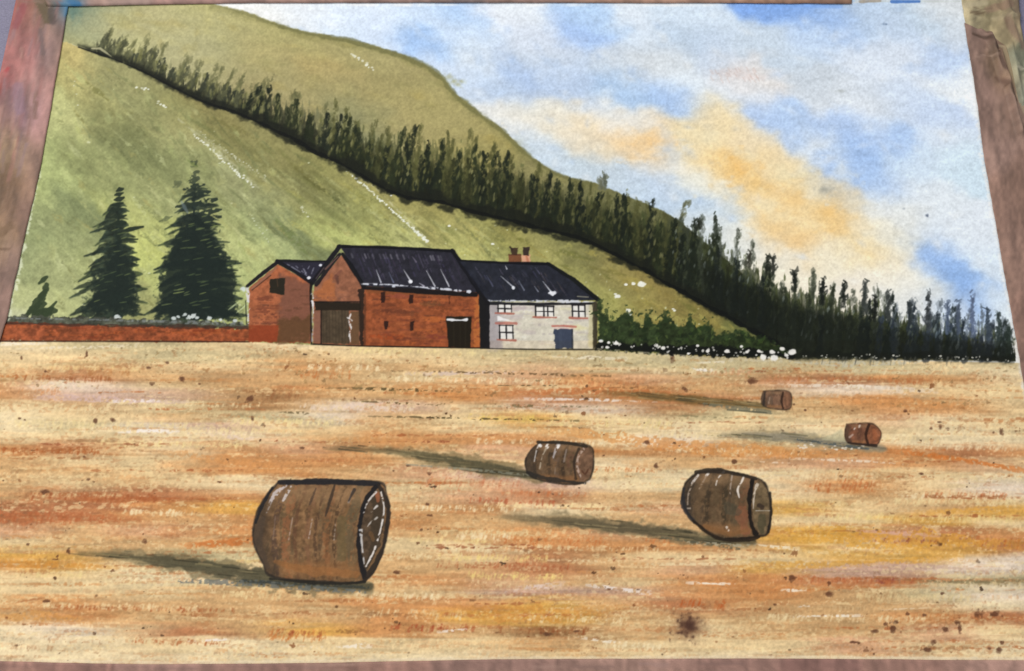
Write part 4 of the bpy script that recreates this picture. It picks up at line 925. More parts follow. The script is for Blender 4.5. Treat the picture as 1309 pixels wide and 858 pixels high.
shadow([(98, 707), (160, 711), (240, 722), (340, 738), (468, 750)], [6, 15, 22, 22, 13], (70, 70, 56), (124, 114, 86), 'long dark green shadow of the biggest bale', [.35, .9, 1, 1, 1])
stroke([(230, 743), (330, 746), (400, 752), (470, 757)], [5, 9, 8, 4], (104, 112, 114), .7, dry=.3); stroke([(300, 742), (470, 751)], [4, 4], (60, 66, 64), .7, dry=.2)
shadow([(420, 573), (490, 576), (560, 586), (620, 597), (690, 611)], [5, 8, 15, 17, 10], (70, 70, 54), (126, 112, 80), 'long grey shadow of the middle bale', [.3, .6, .95, 1, 1])
stroke([(520, 594), (600, 600), (680, 608)], [2, 3, 3], (140, 144, 130), .6, dry=.35)
shadow([(640, 660), (720, 666), (800, 675), (880, 686), (960, 694)], [6, 14, 17, 16, 9], (82, 78, 62), (128, 116, 88), 'long grey shadow of the right hand barrel bale', [.35, .9, 1, 1, .9])
stroke([(880, 694), (960, 698)], [4, 4], (176, 172, 150), .7, dry=.45); stroke([(840, 686), (945, 702)], [3, 3], (96, 96, 80), .7, dry=.3)
shadow([(770, 502), (850, 508), (920, 514), (985, 520)], [4, 9, 10, 7], (104, 88, 54), (150, 116, 70), 'brown shadow of the farthest bale', [.4, .9, 1, .9])
stroke([(900, 517), (985, 527)], [4, 6], (118, 118, 100), .75, dry=.2); stroke([(930, 524), (980, 528)], [2, 2.4], (80, 82, 70), .7)
shadow([(920, 556), (1000, 558), (1060, 566), (1128, 574)], [4, 12, 12, 6], (128, 124, 112), (150, 142, 118), 'grey blue shadow of the bale at the right', [.5, .9, 1, .9])
stroke([(1020, 562), (1075, 569), (1110, 574)], [3, 4, 3], (84, 94, 98), .75, dry=.15); poly([(1050, 562), (1076, 548), (1082, 566)], (190, 188, 156), .6, soft=3)
for k in range(26):
    x = random.uniform(1020, 1108); blob(x, 571 + (x - 1020) * .03 + random.uniform(-10, 4) * .6, random.uniform(1, 2.2), random.uniform(.6, 1.1), (228, 224, 214), .75, hard=1)
bgp = 'painted round hay bales'


def bale(name_label, outline, face, body, edge, bands, hi, face_col, ol=3.0, bcol=((88, 70, 52), (136, 104, 74), (78, 66, 54), (108, 92, 68))):
    i = part('painted_hay_bale', 0, name_label, bgp)
    bi = part('body', i); fi = part('end_face', i)
    o_ = smooth(outline + [outline[0]], 4)
    f_ = smooth(face + [face[0]], 4)
    poly(o_, body, .97, soft=1.6, rough=.5, ident=bi, var=.08)
    xs = [p[0] for p in outline]; ys = [p[1] for p in outline]
    x0, x1, y0, y1 = min(xs), max(xs), min(ys), max(ys)
    sl, m, PX, PY = pmask(o_, 1.4, .3)
    allc = C.copy()
    n = int((x1 - x0) * .55)
    for k in range(n):                                  # straw strokes that wrap round the roll
        x = random.uniform(x0, x1); bow = (x1 - x0) * .10
        ya, yb_ = random.uniform(y0, y1), 0
        L = (y1 - y0) * random.uniform(.15, .6)
        stroke([(x + bow * .5, ya), (x, ya + L * .5), (x - bow * .1, ya + L)], [1, (x1 - x0) * .03 + .8, 1], random.choice(bcol), random.uniform(.2, .6), dry=.25, soft=1.6, rough=.4)
    for (bx, c, al, wd) in bands:
        t = (bx - x0) / (x1 - x0); yt_ = y0 + 3; yb_ = y1 - 4
        bow = (x1 - x0) * .085
        stroke(smooth([(bx + bow, yt_), (bx + bow * .2, yt_ + (yb_ - yt_) * .3), (bx - bow * .1, yt_ + (yb_ - yt_) * .6), (bx + bow * .2, yb_)], 4), [wd * .8, wd, wd, wd * .7], c, al, soft=1.4, rough=.4, dry=.18)
    wdt = x1 - x0; hgt = y1 - y0
    stroke([(x0 + wdt * .07, y0 + hgt * .2), (x0 + wdt * .03, y0 + hgt * .55), (x0 + wdt * .10, y1 - hgt * .1)], wdt * .16, (62, 56, 50), .5, soft=wdt * .12)
    stroke([(x0 + wdt * .22, y0 + hgt * .13), (x1 - wdt * .22, y0 + hgt * .13)], hgt * .16, (164, 132, 98), .42, soft=hgt * .14)
    stroke([(x0 + wdt * .25, y1 - hgt * .14), (x1 - wdt * .25, y1 - hgt * .12)], hgt * .14, (160, 112, 70), .5, soft=hgt * .12)
    new = C[sl].copy(); C[:] = allc; C[sl] += (new - C[sl]) * m[..., None]
    poly(f_, face_col, .95, soft=1.6, rough=.5, ident=fi, var=.08)
    stroke(o_, ol * .8, edge, .7, soft=2.2, rough=.28)
    for pts, wd, c, al in hi:
        stroke(smooth(pts, 4) if len(pts) > 2 else pts, wd, c, al, soft=1.2, rough=.25, dry=.08 if sum(c) > 420 else None)
    ID[sl][(m > .5) & (ID[sl] != fi)] = bi
    return i


WH = (228, 226, 226)
DK = (40, 36, 34)
bale('biggest painted hay bale, in front at the left', [(356, 616), (420, 615), (484, 616), (494, 632), (497, 652), (494, 686), (485, 716), (465, 743), (420, 744), (350, 738), (336, 720), (324, 692), (326, 664), (336, 640)],
     [(480, 624), (490, 640), (492, 662), (486, 690), (476, 714), (464, 734), (460, 712), (457, 684), (462, 652)], (124, 96, 68), (46, 43, 42),
     [(352, (88, 70, 62), .6, 6), (366, (152, 100, 68), .55, 9), (378, (104, 74, 56), .6, 5), (394, (128, 92, 70), .5, 7), (404, (84, 64, 50), .65, 4), (418, (146, 96, 62), .5, 8), (428, (76, 60, 46), .65, 4), (440, (128, 98, 66), .5, 8), (448, (104, 92, 70), .7, 10)],
     [([(352, 718), (400, 730), (455, 734)], [6, 12, 8], (156, 106, 62), .5), ([(336, 664), (330, 690), (342, 725)], [7, 9, 6], (84, 72, 62), .6), ([(436, 665), (438, 710)], [10, 12], (102, 94, 66), .5), ([(366, 620), (352, 632), (343, 646)], [4, 6, 2], (210, 206, 214), .75), ([(372, 622), (362, 640)], [3, 4], (214, 212, 218), .75),
      ([(348, 640), (341, 655)], [2, 2], (170, 165, 168), .6), ([(374, 662), (369, 690)], [1.4, 1.6], (176, 156, 146), .75), ([(399, 664), (395, 688)], [1.2, 1.6], (186, 172, 164), .75), ([(352, 660), (349, 690)], [1.2, 1.2], (150, 130, 118), .6), ([(429, 668), (427, 690)], [1.2, 1.6], (176, 164, 154), .7), ([(450, 628), (445, 645)], [1.5, 3], (146, 140, 140), .6),
      ([(428, 620), (422, 640), (416, 660)], [3, 4, 2], (60, 52, 46), .75), ([(453, 626), (446, 640)], [4, 3], (56, 52, 52), .75), ([(404, 624), (396, 645)], [2, 3], (72, 60, 54), .6),
      ([(358, 617), (420, 616), (484, 619)], [6, 7, 7], (42, 42, 46), .92), ([(348, 624), (336, 645), (327, 668)], [4, 4, 3], (40, 40, 44), .85), ([(480, 622), (466, 644), (459, 680), (460, 710), (466, 738)], [6, 6, 6, 5, 6], (36, 35, 38), .93), ([(484, 620), (496, 648), (492, 690), (482, 718), (466, 742)], [4, 6, 5, 6, 6], (52, 46, 42), .85),
      ([(478, 636), (484, 660), (478, 700), (468, 724)], [10, 14, 12, 5], (72, 62, 50), .8), ([(482, 632), (483, 640)], [6, 5], (170, 104, 72), .7), ([(474, 682), (477, 690)], [5, 6], (130, 96, 62), .5), ([(487, 629), (491, 650), (487, 675), (479, 702), (468, 724)], [1.8, 2, 2, 2.4, 2], WH, .92), ([(481, 629), (470, 642), (465, 656)], [2.6, 2, 1.6], WH, .85),
      ([(461, 676), (463, 700), (466, 724)], [4, 2.2, 1.6], (206, 208, 212), .85), ([(482, 647), (475, 654)], [2.4, 2], (216, 214, 214), .85), ([(482, 662), (474, 668), (470, 673)], [2.4, 3, 1.6], (200, 198, 196), .8), ([(345, 740), (420, 746), (466, 744)], [3, 4, 4], (44, 42, 38), .85)],
     (84, 70, 56), 3.4)
bale('medium painted hay bale in the middle of the field', [(690, 566), (720, 565), (754, 570), (759, 585), (757, 605), (748, 617), (720, 619), (682, 611), (672, 598), (673, 585), (681, 573)],
     [(748, 570), (757, 578), (758, 594), (753, 610), (745, 616), (738, 606), (737, 590), (740, 577)], (100, 80, 60), DK,
     [(684, (60, 52, 44), .6, 4), (694, (116, 96, 76), .5, 4), (702, (64, 54, 44), .6, 4), (712, (108, 92, 82), .5, 5), (720, (60, 50, 42), .6, 4), (728, (116, 84, 68), .5, 6)],
     [([(690, 568), (686, 575), (683, 590)], [3, 2, 1.4], (206, 204, 204), .85), ([(700, 570), (693, 584), (690, 599)], [2.4, 1.8, 1.8], (176, 164, 146), .85), ([(700, 570), (699, 572)], 3.4, (236, 234, 232), .9), ([(714, 569), (711, 574), (707, 586)], [4, 4, 3], (186, 184, 192), .75), ([(714, 570), (713, 572)], 3.6, (240, 240, 240), .95), ([(690, 568.5), (691, 570)], 3.4, (238, 238, 238), .9),
      ([(724, 575), (721, 590)], [2.4, 2], (150, 138, 130), .7), ([(710, 598), (709, 606)], [1.6, 1.6], (146, 128, 112), .7), ([(746, 574), (739, 585), (738, 598), (743, 610)], [3, 3, 2.4, 1.6], (190, 170, 158), .8), ([(740, 574), (734, 590), (736, 612)], [3, 3.4, 4], (52, 44, 38), .7), ([(744, 602), (748, 606), (752, 600)], [2, 2.4, 2], (84, 54, 40), .7), ([(674, 604), (700, 612), (748, 618)], [4, 5, 4], (50, 48, 46), .8), ([(688, 565.5), (720, 566), (750, 571)], [3.4, 3.4, 3], (50, 46, 40), .85), ([(748, 618), (753, 616)], [3, 3], (226, 214, 202), .7)],
     (124, 96, 76), 2.2)
bale('painted hay bale shaped like a barrel, at the right', [(892, 604), (920, 601), (950, 607), (974, 614), (983, 632), (985, 660), (981, 682), (968, 686), (950, 688), (920, 687), (896, 674), (880, 658), (872, 640), (876, 618)],
     [(970, 616), (980, 626), (984, 648), (982, 674), (975, 685), (966, 676), (962, 655), (963, 630)], (98, 80, 60), (42, 38, 34),
     [(880, (58, 52, 48), .6, 7), (894, (110, 90, 68), .5, 6), (904, (62, 54, 44), .6, 5), (914, (104, 88, 66), .45, 7), (926, (62, 56, 44), .6, 6), (938, (90, 80, 62), .45, 7), (950, (120, 84, 62), .5, 8)],
     [([(948, 655), (952, 675)], [14, 14], (150, 96, 70), .5), ([(900, 672), (930, 682), (955, 678)], [4, 6, 4], (136, 98, 62), .6), ([(892, 608), (885, 618)], [3, 3], (216, 212, 210), .85), ([(886, 616), (880, 632), (879, 645)], [2, 1.8, 1.4], (180, 164, 148), .75), ([(906, 605), (903, 608)], [3.4, 3.4], (236, 232, 228), .9), ([(903, 608), (894, 625)], [2, 1.6], (164, 144, 124), .7),
      ([(925, 603), (917, 613), (914, 628)], [2.6, 2.4, 1.6], (222, 216, 210), .9), ([(936, 606), (934, 620), (933, 634)], [2, 2, 1.4], (176, 162, 150), .75), ([(951, 609), (948, 616), (943, 625), (945, 636)], [3, 2.4, 2.2, 1.4], (228, 222, 216), .92), ([(929, 674), (931, 678)], [3, 3], (220, 210, 200), .85), ([(878, 650), (884, 650)], 2, (190, 180, 170), .7), ([(930, 650), (940, 652)], [14, 12], (80, 80, 68), .4),
      ([(962, 614), (958, 640), (960, 668), (966, 682)], [5, 6, 6, 6], (34, 30, 28), .93), ([(968, 620), (964, 632), (963, 650)], [4, 2.6, 1.6], (206, 196, 182), .88), ([(974, 648), (970, 646)], [6, 6], (52, 42, 38), .7), ([(966, 653), (984, 653)], [1.6, 1.4], (190, 190, 184), .8), ([(974, 662), (974, 680)], [10, 8], (76, 74, 56), .6), ([(984, 630), (986, 655), (982, 680)], [3, 3, 4], (44, 40, 36), .85),
      ([(874, 625), (874, 648), (888, 668)], [5, 6, 4], (50, 50, 54), .8), ([(890, 604), (922, 602), (966, 612)], [5, 6, 5], (52, 46, 40), .85), ([(886, 666), (916, 688), (950, 690), (970, 686)], [3, 4, 5, 5], (44, 36, 30), .85)],
     (112, 96, 72), 3.0)
bale('tiny far painted hay bale under the wood', [(976, 500), (995, 499), (1009, 501), (1012, 511), (1009, 523), (990, 523), (976, 519), (973, 510)],
     [(1003, 501), (1010, 503), (1012, 512), (1009, 522), (1003, 523), (1000, 512)], (122, 94, 76), (56, 46, 38), [(984, (96, 84, 74), .5, 6), (992, (146, 112, 90), .45, 5)],
     [([(978, 501), (976, 518)], [3, 3], (54, 48, 44), .7), ([(1001, 502), (999, 512), (1001, 522)], [2.6, 2.6, 2.6], (58, 42, 34), .85), ([(984, 508), (982, 518)], [1.4, 1.4], (176, 150, 130), .6), ([(1006, 506), (1007, 518)], [3, 3], (146, 106, 80), .6)], (134, 98, 76), 1.7)
bale('small reddish painted hay bale near the right edge', [(1082, 542), (1100, 541), (1116, 542), (1126, 552), (1125, 562), (1120, 569), (1100, 569), (1084, 566), (1080, 556)],
     [(1112, 543), (1120, 545), (1126, 554), (1124, 564), (1118, 569), (1109, 568), (1107, 556)], (116, 78, 60), (58, 42, 34), [(1090, (150, 98, 74), .5, 6), (1098, (92, 64, 52), .5, 4)],
     [([(1111, 543), (1107, 556), (1110, 569)], [3, 3.4, 3], (56, 38, 30), .88), ([(1093, 547), (1092, 549)], 3, (216, 206, 198), .85), ([(1099, 544), (1098, 546)], 2.4, (210, 200, 192), .8), ([(1086, 559), (1090, 556)], [2.4, 2], (190, 170, 160), .7), ([(1117, 550), (1119, 560)], [5, 5], (166, 100, 66), .6), ([(1084, 566), (1120, 570)], [2.4, 3], (48, 40, 36), .8)], (142, 92, 66), 1.9)

# bare paper along the painted edges
stroke([(1240, 60), (1250, 150), (1256, 200), (1280, 338), (1304, 468), (1330, 610), (1372, 845)], 5, (240, 242, 240), .75, soft=4, rough=.5, dry=.1)
stroke([(-100, 846), (100, 846), (200, 848), (420, 846), (640, 842), (960, 841), (1380, 843)], 4, (240, 230, 204), .6, soft=3, rough=.4)
stroke([(52, 215), (30, 315), (9, 408)], [2, 5, 5], (222, 226, 196), .7, soft=3, rough=.6, dry=.2)
stroke([(1085, 2), (1140, 0), (1230, 0)], [4, 6, 6], (200, 204, 204), .7, dry=.1); stroke([(1140, 2), (1175, 2)], 4, (70, 116, 190), .85); stroke([(1100, 2), (1125, 1)], 4, (150, 130, 105), .6)
stroke([(960, 8), (1075, 8)], [2, 5], (120, 164, 232), .5, soft=3)

# the sheet's own grain shows through every wash
C *= (1 + .012 * NO['f'] + .012 * NO['t'])[..., None]
C = np.clip(C, 0.01, 0.985)
Lm = C @ np.array([.3, .59, .11], np.float32)
C = C + .22 * (Lm * Lm * (3 - 2 * Lm) - Lm)[..., None]      # a touch more depth, hue kept
C = np.clip(C, 0.012, 0.985)
sl = (slice(int((436 - Y0) * S), H), slice(0, W)); C[sl] *= np.array([1.0, .972, .94], np.float32)

# ------------------------------------------------------------------ materials
def lin(c):
    c = np.asarray(c, np.float32)
    return np.where(c <= .04045, c / 12.92, ((c + .055) / 1.055) ** 2.4)


def material(name, rough=.8, grain=900.0, bump=.12, spec=.25, tint=0.06, attr='paint', base=None, fine=3500.0):
    m = bpy.data.materials.new(name); m.use_nodes = True
    nt = m.node_tree; N = nt.nodes; L = nt.links
    p = N['Principled BSDF']; p.inputs['Specular IOR Level'].default_value = spec
    tc = N.new('ShaderNodeTexCoord')
    n1 = N.new('ShaderNodeTexNoise'); n1.inputs['Scale'].default_value = grain; n1.inputs['Detail'].default_value = 4
    n2 = N.new('ShaderNodeTexNoise'); n2.inputs['Scale'].default_value = fine; n2.inputs['Detail'].default_value = 2
    L.new(tc.outputs['Object'], n1.inputs['Vector']); L.new(tc.outputs['Object'], n2.inputs['Vector'])
    mr = N.new('ShaderNodeMapRange'); mr.inputs[1].default_value = .3; mr.inputs[2].default_value = .7; mr.inputs[3].default_value = 1 - tint; mr.inputs[4].default_value = 1 + tint
    L.new(n2.outputs['Fac'], mr.inputs['Value'])
    mul = N.new('ShaderNodeMix'); mul.data_type = 'RGBA'; mul.blend_type = 'MULTIPLY'; mul.inputs['Factor'].default_value = 1
    if attr:
        at = N.new('ShaderNodeAttribute'); at.attribute_name = attr; L.new(at.outputs['Color'], mul.inputs[6])
    else:
        mul.inputs[6].default_value = (*[float(v) for v in lin(np.array(base) / 255)], 1)
    L.new(mr.outputs['Result'], mul.inputs[7]); L.new(mul.outputs[2], p.inputs['Base Color'])
    rr = N.new('ShaderNodeMapRange'); rr.inputs[3].default_value = rough - .1; rr.inputs[4].default_value = rough + .1
    L.new(n1.outputs['Fac'], rr.inputs['Value']); L.new(rr.outputs['Result'], p.inputs['Roughness'])
    b = N.new('ShaderNodeBump'); b.inputs['Strength'].default_value = bump; b.inputs['Distance'].default_value = .0004
    L.new(n1.outputs['Fac'], b.inputs['Height']); L.new(b.outputs['Normal'], p.inputs['Normal'])
    return m


M_PAINT = material('watercolour_paint', .75, 1500, .05, .10, .02)
M_PAPER = material('rag_paper', .85, 800, .16, .2, .04, None, (236, 234, 226))
M_TAPE = material('stained_tape', .7, 500, .14, .3, .09)
M_TABLE = material('table_top', .6, 120, .08, .3, .08, None, (96, 92, 92), 600)

# speckled grey drawing board
M_BOARD = material('speckled_board', .6, 300, .08, .3, .18, None, (118, 114, 136), 1300)

# ------------------------------------------------------------------ meshes
def obj(name, verts, faces, mat, parent=None, cols=None, smooth_=True):
    me = bpy.data.meshes.new(name)
    verts = np.asarray(verts, np.float32); faces = np.asarray(faces, np.int32)
    nv, nf = len(verts), len(faces)
    me.vertices.add(nv); me.vertices.foreach_set('co', verts.ravel())
    me.loops.add(nf * 4); me.loops.foreach_set('vertex_index', faces.ravel())
    me.polygons.add(nf); me.polygons.foreach_set('loop_start', np.arange(0, nf * 4, 4, dtype=np.int32))
    me.update(calc_edges=True)
    if smooth_: me.polygons.foreach_set('use_smooth', np.ones(nf, bool))
    if cols is not None:
        ca = me.color_attributes.new('paint', 'FLOAT_COLOR', 'POINT')
        ca.data.foreach_set('color', np.concatenate([cols, np.ones((nv, 1), np.float32)], 1).astype(np.float32).ravel())
    me.validate(); me.materials.append(mat)
    o = bpy.data.objects.new(name, me); COL.objects.link(o)
    if parent: o.parent = parent
    return o


def bilinear(A, px, py, x0, y0, s):
    fx = np.clip((px - x0) * s - .5, 0, A.shape[1] - 1.001); fy = np.clip((py - y0) * s - .5, 0, A.shape[0] - 1.001)
    ix = fx.astype(int); iy = fy.astype(int); tx = (fx - ix)[..., None]; ty = (fy - iy)[..., None]
    return (A[iy, ix] * (1 - tx) + A[iy, ix + 1] * tx) * (1 - ty) + (A[iy + 1, ix] * (1 - tx) + A[iy + 1, ix + 1] * tx) * ty


def slab(name, x0, y0, x1, y1, z0, z1, mat, parent=None, bev=.0):
    import bmesh
    bm = bmesh.new(); bmesh.ops.create_cube(bm, size=1)
    for v in bm.verts:
        v.co.x = x0 if v.co.x < 0 else x1; v.co.y = y0 if v.co.y < 0 else y1; v.co.z = z0 if v.co.z < 0 else z1
    if bev: bmesh.ops.bevel(bm, geom=bm.edges[:], offset=bev, segments=2, affect='EDGES', profile=.6)
    me = bpy.data.meshes.new(name); bm.to_mesh(me); bm.free(); me.materials.append(mat)
    o = bpy.data.objects.new(name, me); COL.objects.link(o)
    if parent: o.parent = parent
    return o


def cockle(X, Y):
    """The sheet buckles very slightly, as wetted paper does."""
    return .00009 * np.sin(X * 38 + 1.2 + 9 * Y) * np.cos(Y * 31 - .6) + .00005 * np.sin(X * 71 - Y * 44)


table = slab('table', -.9, -.75, .9, .75, -.045, -.0085, M_TABLE, bev=.002); table['kind'] = 'structure'
board = slab('drawing_board', -.262, -.168, .262, .168, -.0085, -.0015, M_BOARD, bev=.001)
board['label'] = 'grey lilac speckled drawing board under the taped painting'; board['category'] = 'drawing board'

painting = bpy.data.objects.new('watercolour_painting', None); COL.objects.link(painting)
painting.empty_display_size = .05; painting.location = (0, 0, -.0015)
painting['label'] = 'watercolour on paper of a hill farm with hay bales in a stubble field'; painting['category'] = 'painting'

# paper sheet limits (world), a little wider than the tape opening
qx, qy = to_world([88, 1228, -85, 1372], [5, 3, 845, 843])
PXL, PXR = float(min(qx)) - .003, float(max(qx)) + .003
PYB, PYT = float(min(qy)) - .004, float(max(qy)) + .004
paper = slab('paper', PXL, PYB, PXR, PYT, -.0012, -.0002, M_PAPER)
paper.parent = painting; paper.matrix_parent_inverse = painting.matrix_world.inverted()
paper.location = (0, 0, .0015)

STEP = .00028
ux = np.arange(PXL, PXR, STEP); uy = np.arange(PYB, PYT, STEP)
VX, VY = np.meshgrid(ux, uy)
vpx, vpy = to_px(VX, VY)
VC = lin(bilinear(C, vpx, vpy, X0, Y0, S))
VZ = cockle(VX, VY)
sl = win(860, 250, 1330, 470); ID[sl][ID[sl] == UP] = BELT
sl = win(-110, -14, 60, 60); ID[sl][ID[sl] == UP] = UP
cxw, cyw = VX[:-1, :-1] + STEP / 2, VY[:-1, :-1] + STEP / 2
cpx, cpy = to_px(cxw, cyw)
CI = ID[np.clip(((cpy - Y0) * S).astype(int), 0, H - 1), np.clip(((cpx - X0) * S).astype(int), 0, W - 1)]
ny, nx = VX.shape
VI = np.arange(nx * ny).reshape(ny, nx)
quad = np.stack([VI[:-1, :-1], VI[:-1, 1:], VI[1:, 1:], VI[1:, :-1]], -1)
flat = np.stack([VX.ravel(), VY.ravel(), VZ.ravel()], 1).astype(np.float32); flatC = VC.reshape(-1, 3)
order = np.argsort(CI.ravel(), kind='stable'); sortedI = CI.ravel()[order]; quadf = quad.reshape(-1, 4)[order]
OBJ = {}
counts = {i: (np.searchsorted(sortedI, i, 'left'), np.searchsorted(sortedI, i, 'right')) for i in PARTS}
kids = {}
for i, (n, p, l, g_) in PARTS.items(): kids.setdefault(p, []).append(i)
for i in PARTS:
    n, p, l, g_ = PARTS[i]
    a_, b_ = counts[i]
    if b_ - a_ < 4:
        if not kids.get(i): continue
        o = bpy.data.objects.new(n, None); COL.objects.link(o); o.empty_display_size = .01
    else:
        f = quadf[a_:b_]
        u, inv = np.unique(f, return_inverse=True)
        o = obj(n, flat[u], inv.reshape(-1, 4), M_PAINT, None, flatC[u])
    par = painting if p == 0 else OBJ[p]
    o.parent = par
    if p == 0: o.location = (0, 0, .0015)
    if l: o['label'] = l
    if g_: o['group'] = g_
    OBJ[i] = o

# ------------------------------------------------------------------ masking tape round the sheet
TS = 1.3
TX0, TY0, TX1, TY1 = -330, -140, 1640, 1000
tape_pts = [(60,5,(96,82,52)),(50,12,(104,86,58)),(68,22,(84,72,68)),(45,25,(160,118,108)),(32,15,(150,84,78)),(40,5,(138,78,70)),(78,30,(172,132,118)),(86,2,(60,112,146)),(92,6,(58,116,154)),(30,50,(166,106,100)),(60,50,(136,108,98)),(52,60,(112,92,92)),(74,70,(166,128,114)),
 (10,100,(160,92,88)),(25,80,(168,112,106)),(40,110,(160,122,114)),(62,110,(162,120,112)),(20,130,(146,110,112)),(30,140,(138,108,118)),(50,150,(168,126,118)),(8,150,(150,110,100)),(10,190,(160,128,100)),(25,185,(156,126,106)),(45,200,(152,118,102)),(5,205,(170,140,108)),
 (12,230,(116,88,62)),(30,230,(148,116,98)),(8,270,(120,94,72)),(28,280,(140,108,94)),(5,300,(150,120,90)),(16,330,(140,112,98)),(2,360,(140,110,98)),(-40,400,(146,114,100)),(-80,600,(148,116,102)),(-110,830,(150,116,102)),(-60,220,(150,116,96)),(-30,60,(150,100,94)),
 (60,-30,(120,100,70)),(150,3,(168,140,128)),(120,2,(150,120,108)),(240,2,(156,122,112)),(400,2,(160,128,116)),(500,0,(150,122,112)),(590,2,(122,108,106)),(560,2,(146,120,110)),(640,2,(158,128,116)),(800,2,(164,130,112)),(900,2,(166,132,114)),(1000,2,(160,124,104)),(1070,2,(140,108,90)),(600,-40,(160,126,112)),
 (1240,60,(134,108,96)),(1255,110,(142,114,102)),(1262,160,(140,112,100)),(1270,200,(144,116,104)),(1275,260,(140,110,96)),(1290,330,(142,112,98)),(1300,420,(144,112,98)),(1320,520,(146,114,100)),(1350,700,(150,116,102)),(1400,850,(150,116,102)),(1290,150,(136,110,96)),(1298,240,(130,102,88)),
 (1275,80,(128,104,84)),(0,852,(160,120,106)),(100,854,(150,112,100)),(200,855,(158,122,110)),(330,854,(148,112,100)),(500,853,(156,118,104)),(640,850,(150,116,104)),(800,850,(158,124,110)),(950,848,(146,112,100)),(1050,852,(140,104,94)),(1150,850,(158,120,106)),(1290,852,(168,132,118)),(600,900,(150,116,104))]
th_, tw_ = int((TY1 - TY0) * TS), int((TX1 - TX0) * TS)
tgx = TX0 + (np.arange(tw_) + .5) / TS; tgy = TY0 + (np.arange(th_) + .5) / TS


def tape_canvas(points, sx, sy, seed, amp=.07):
    PX, PY = np.meshgrid(tgx, tgy)
    n1 = np.random.default_rng(seed)
    def nz(c1, c2, sd):
        r = np.random.default_rng(sd); gw, gh = int(tw_ / (c1 * TS)) + 3, int(th_ / (c2 * TS)) + 3
        g = r.random((gh, gw)); fx = np.arange(tw_) / (c1 * TS); fy = np.arange(th_) / (c2 * TS)
        ix = fx.astype(int); iy = fy.astype(int); tx = fx - ix; ty = fy - iy; tx = tx * tx * (3 - 2 * tx); ty = ty * ty * (3 - 2 * ty)
        row = g[:, ix] * (1 - tx) + g[:, ix + 1] * tx
        return row[iy] * (1 - ty)[:, None] + row[iy + 1] * ty[:, None] - .5
    wx = 14 * nz(22, 40, seed + 1); wy = 20 * nz(18, 46, seed + 2)
    num = np.zeros(PX.shape + (3,)); den = np.zeros(PX.shape) + 1e-9
    for x, y, c in points:
        r2 = ((PX + wx - x) / sx) ** 2 + ((PY + wy - y) / sy) ** 2
        g = np.exp(-.5 * r2) + 2e-4 / (1 + r2)
        num += g[..., None] * (np.array(c) / 255.); den += g
    out = num / den[..., None]
    mod = 1 + amp * (1.6 * nz(7, 26, seed + 3) + 1.2 * nz(30, 60, seed + 4) + 1.1 * nz(3, 5, seed + 5))
    return np.clip(out * mod[..., None], .02, .95).astype(np.float32)


TC = tape_canvas(tape_pts, 12, 15, 40, .16)
old_pts = [(1240, 8, (176, 162, 128)), (1270, 12, (160, 146, 110)), (1300, 10, (132, 112, 92)), (1290, 40, (142, 126, 96)), (1302, 70, (120, 120, 100)), (1300, 100, (166, 152, 122)), (1308, 130, (150, 150, 130)), (1320, 200, (150, 136, 104)), (1330, 400, (140, 122, 96)), (1280, 30, (172, 156, 120)), (1350, 30, (140, 124, 100)), (1304, 90, (110, 116, 100))]
OC = tape_canvas(old_pts, 12, 14, 77, .2)


def tape_marks(A, marks):
    for pts, wd, c, al in marks:
        xs = [p[0] for p in pts]; ys = [p[1] for p in pts]; q_ = wd + 4
        a_, b_ = int((min(xs) - q_ - TX0) * TS), int((max(xs) + q_ - TX0) * TS) + 1
        c_, d_ = int((min(ys) - q_ - TY0) * TS), int((max(ys) + q_ - TY0) * TS) + 1
        a_, c_ = max(a_, 0), max(c_, 0)
        PX, PY = np.meshgrid(tgx[a_:b_], tgy[c_:d_])
        if PX.size == 0: continue
        d, _ = seg_dist(PX, PY, pts)
        m = (sm(wd / 2 + 1.2, wd / 2 - .6, d) * al)[..., None]
        A[c_:d_, a_:b_] += m * (np.array(c, np.float32) / 255 - A[c_:d_, a_:b_])


mk = []
for k in range(170):                                    # brush wipes and drips on the left tape
    y = random.uniform(-10, 420); xc = 53 - .21 * y + random.uniform(-34, 26); L = random.uniform(8, 50)
    mk.append(([(xc, y), (xc - .21 * L + random.uniform(-3, 3), y + L)], random.uniform(1, 4.5), random.choice([(150, 96, 92), (178, 138, 124), (120, 92, 84), (168, 116, 108), (140, 116, 120), (110, 84, 66)] if y < 210 else [(120, 92, 70), (160, 128, 106), (142, 110, 92), (104, 80, 58), (170, 140, 116)]), random.uniform(.15, .5)))
mk += [([(48, -5), (56, 10), (62, 24)], 13, (92, 78, 52), .8), ([(66, 14), (68, 28)], 9, (78, 66, 62), .75), ([(52, 40), (56, 70)], 6, (104, 86, 84), .6), ([(30, 10), (20, 34)], 9, (138, 66, 70), .6), ([(8, 92), (11, 88)], 4, (172, 70, 72), .8), ([(24, 112), (26, 140)], 14, (136, 110, 124), .5), ([(2, 110), (0, 120)], 4, (150, 70, 60), .6),
       ([(90, -4), (93, 4), (100, 7)], 8, (46, 104, 146), .9), ([(86, 10), (84, 20)], 5, (66, 116, 148), .6), ([(0, 300), (14, 290)], 10, (110, 84, 60), .5), ([(-4, 318), (12, 318)], 2, (90, 66, 48), .7)]
for k in range(120):
    y = random.uniform(40, 860); xc = 1238 + .17 * y + random.uniform(4, 70); L = random.uniform(10, 60)
    mk.append(([(xc, y), (xc + .18 * L, y + L)], random.uniform(1, 4), random.choice([(124, 98, 86), (154, 124, 112), (132, 104, 92), (146, 118, 104)]), random.uniform(.15, .4)))
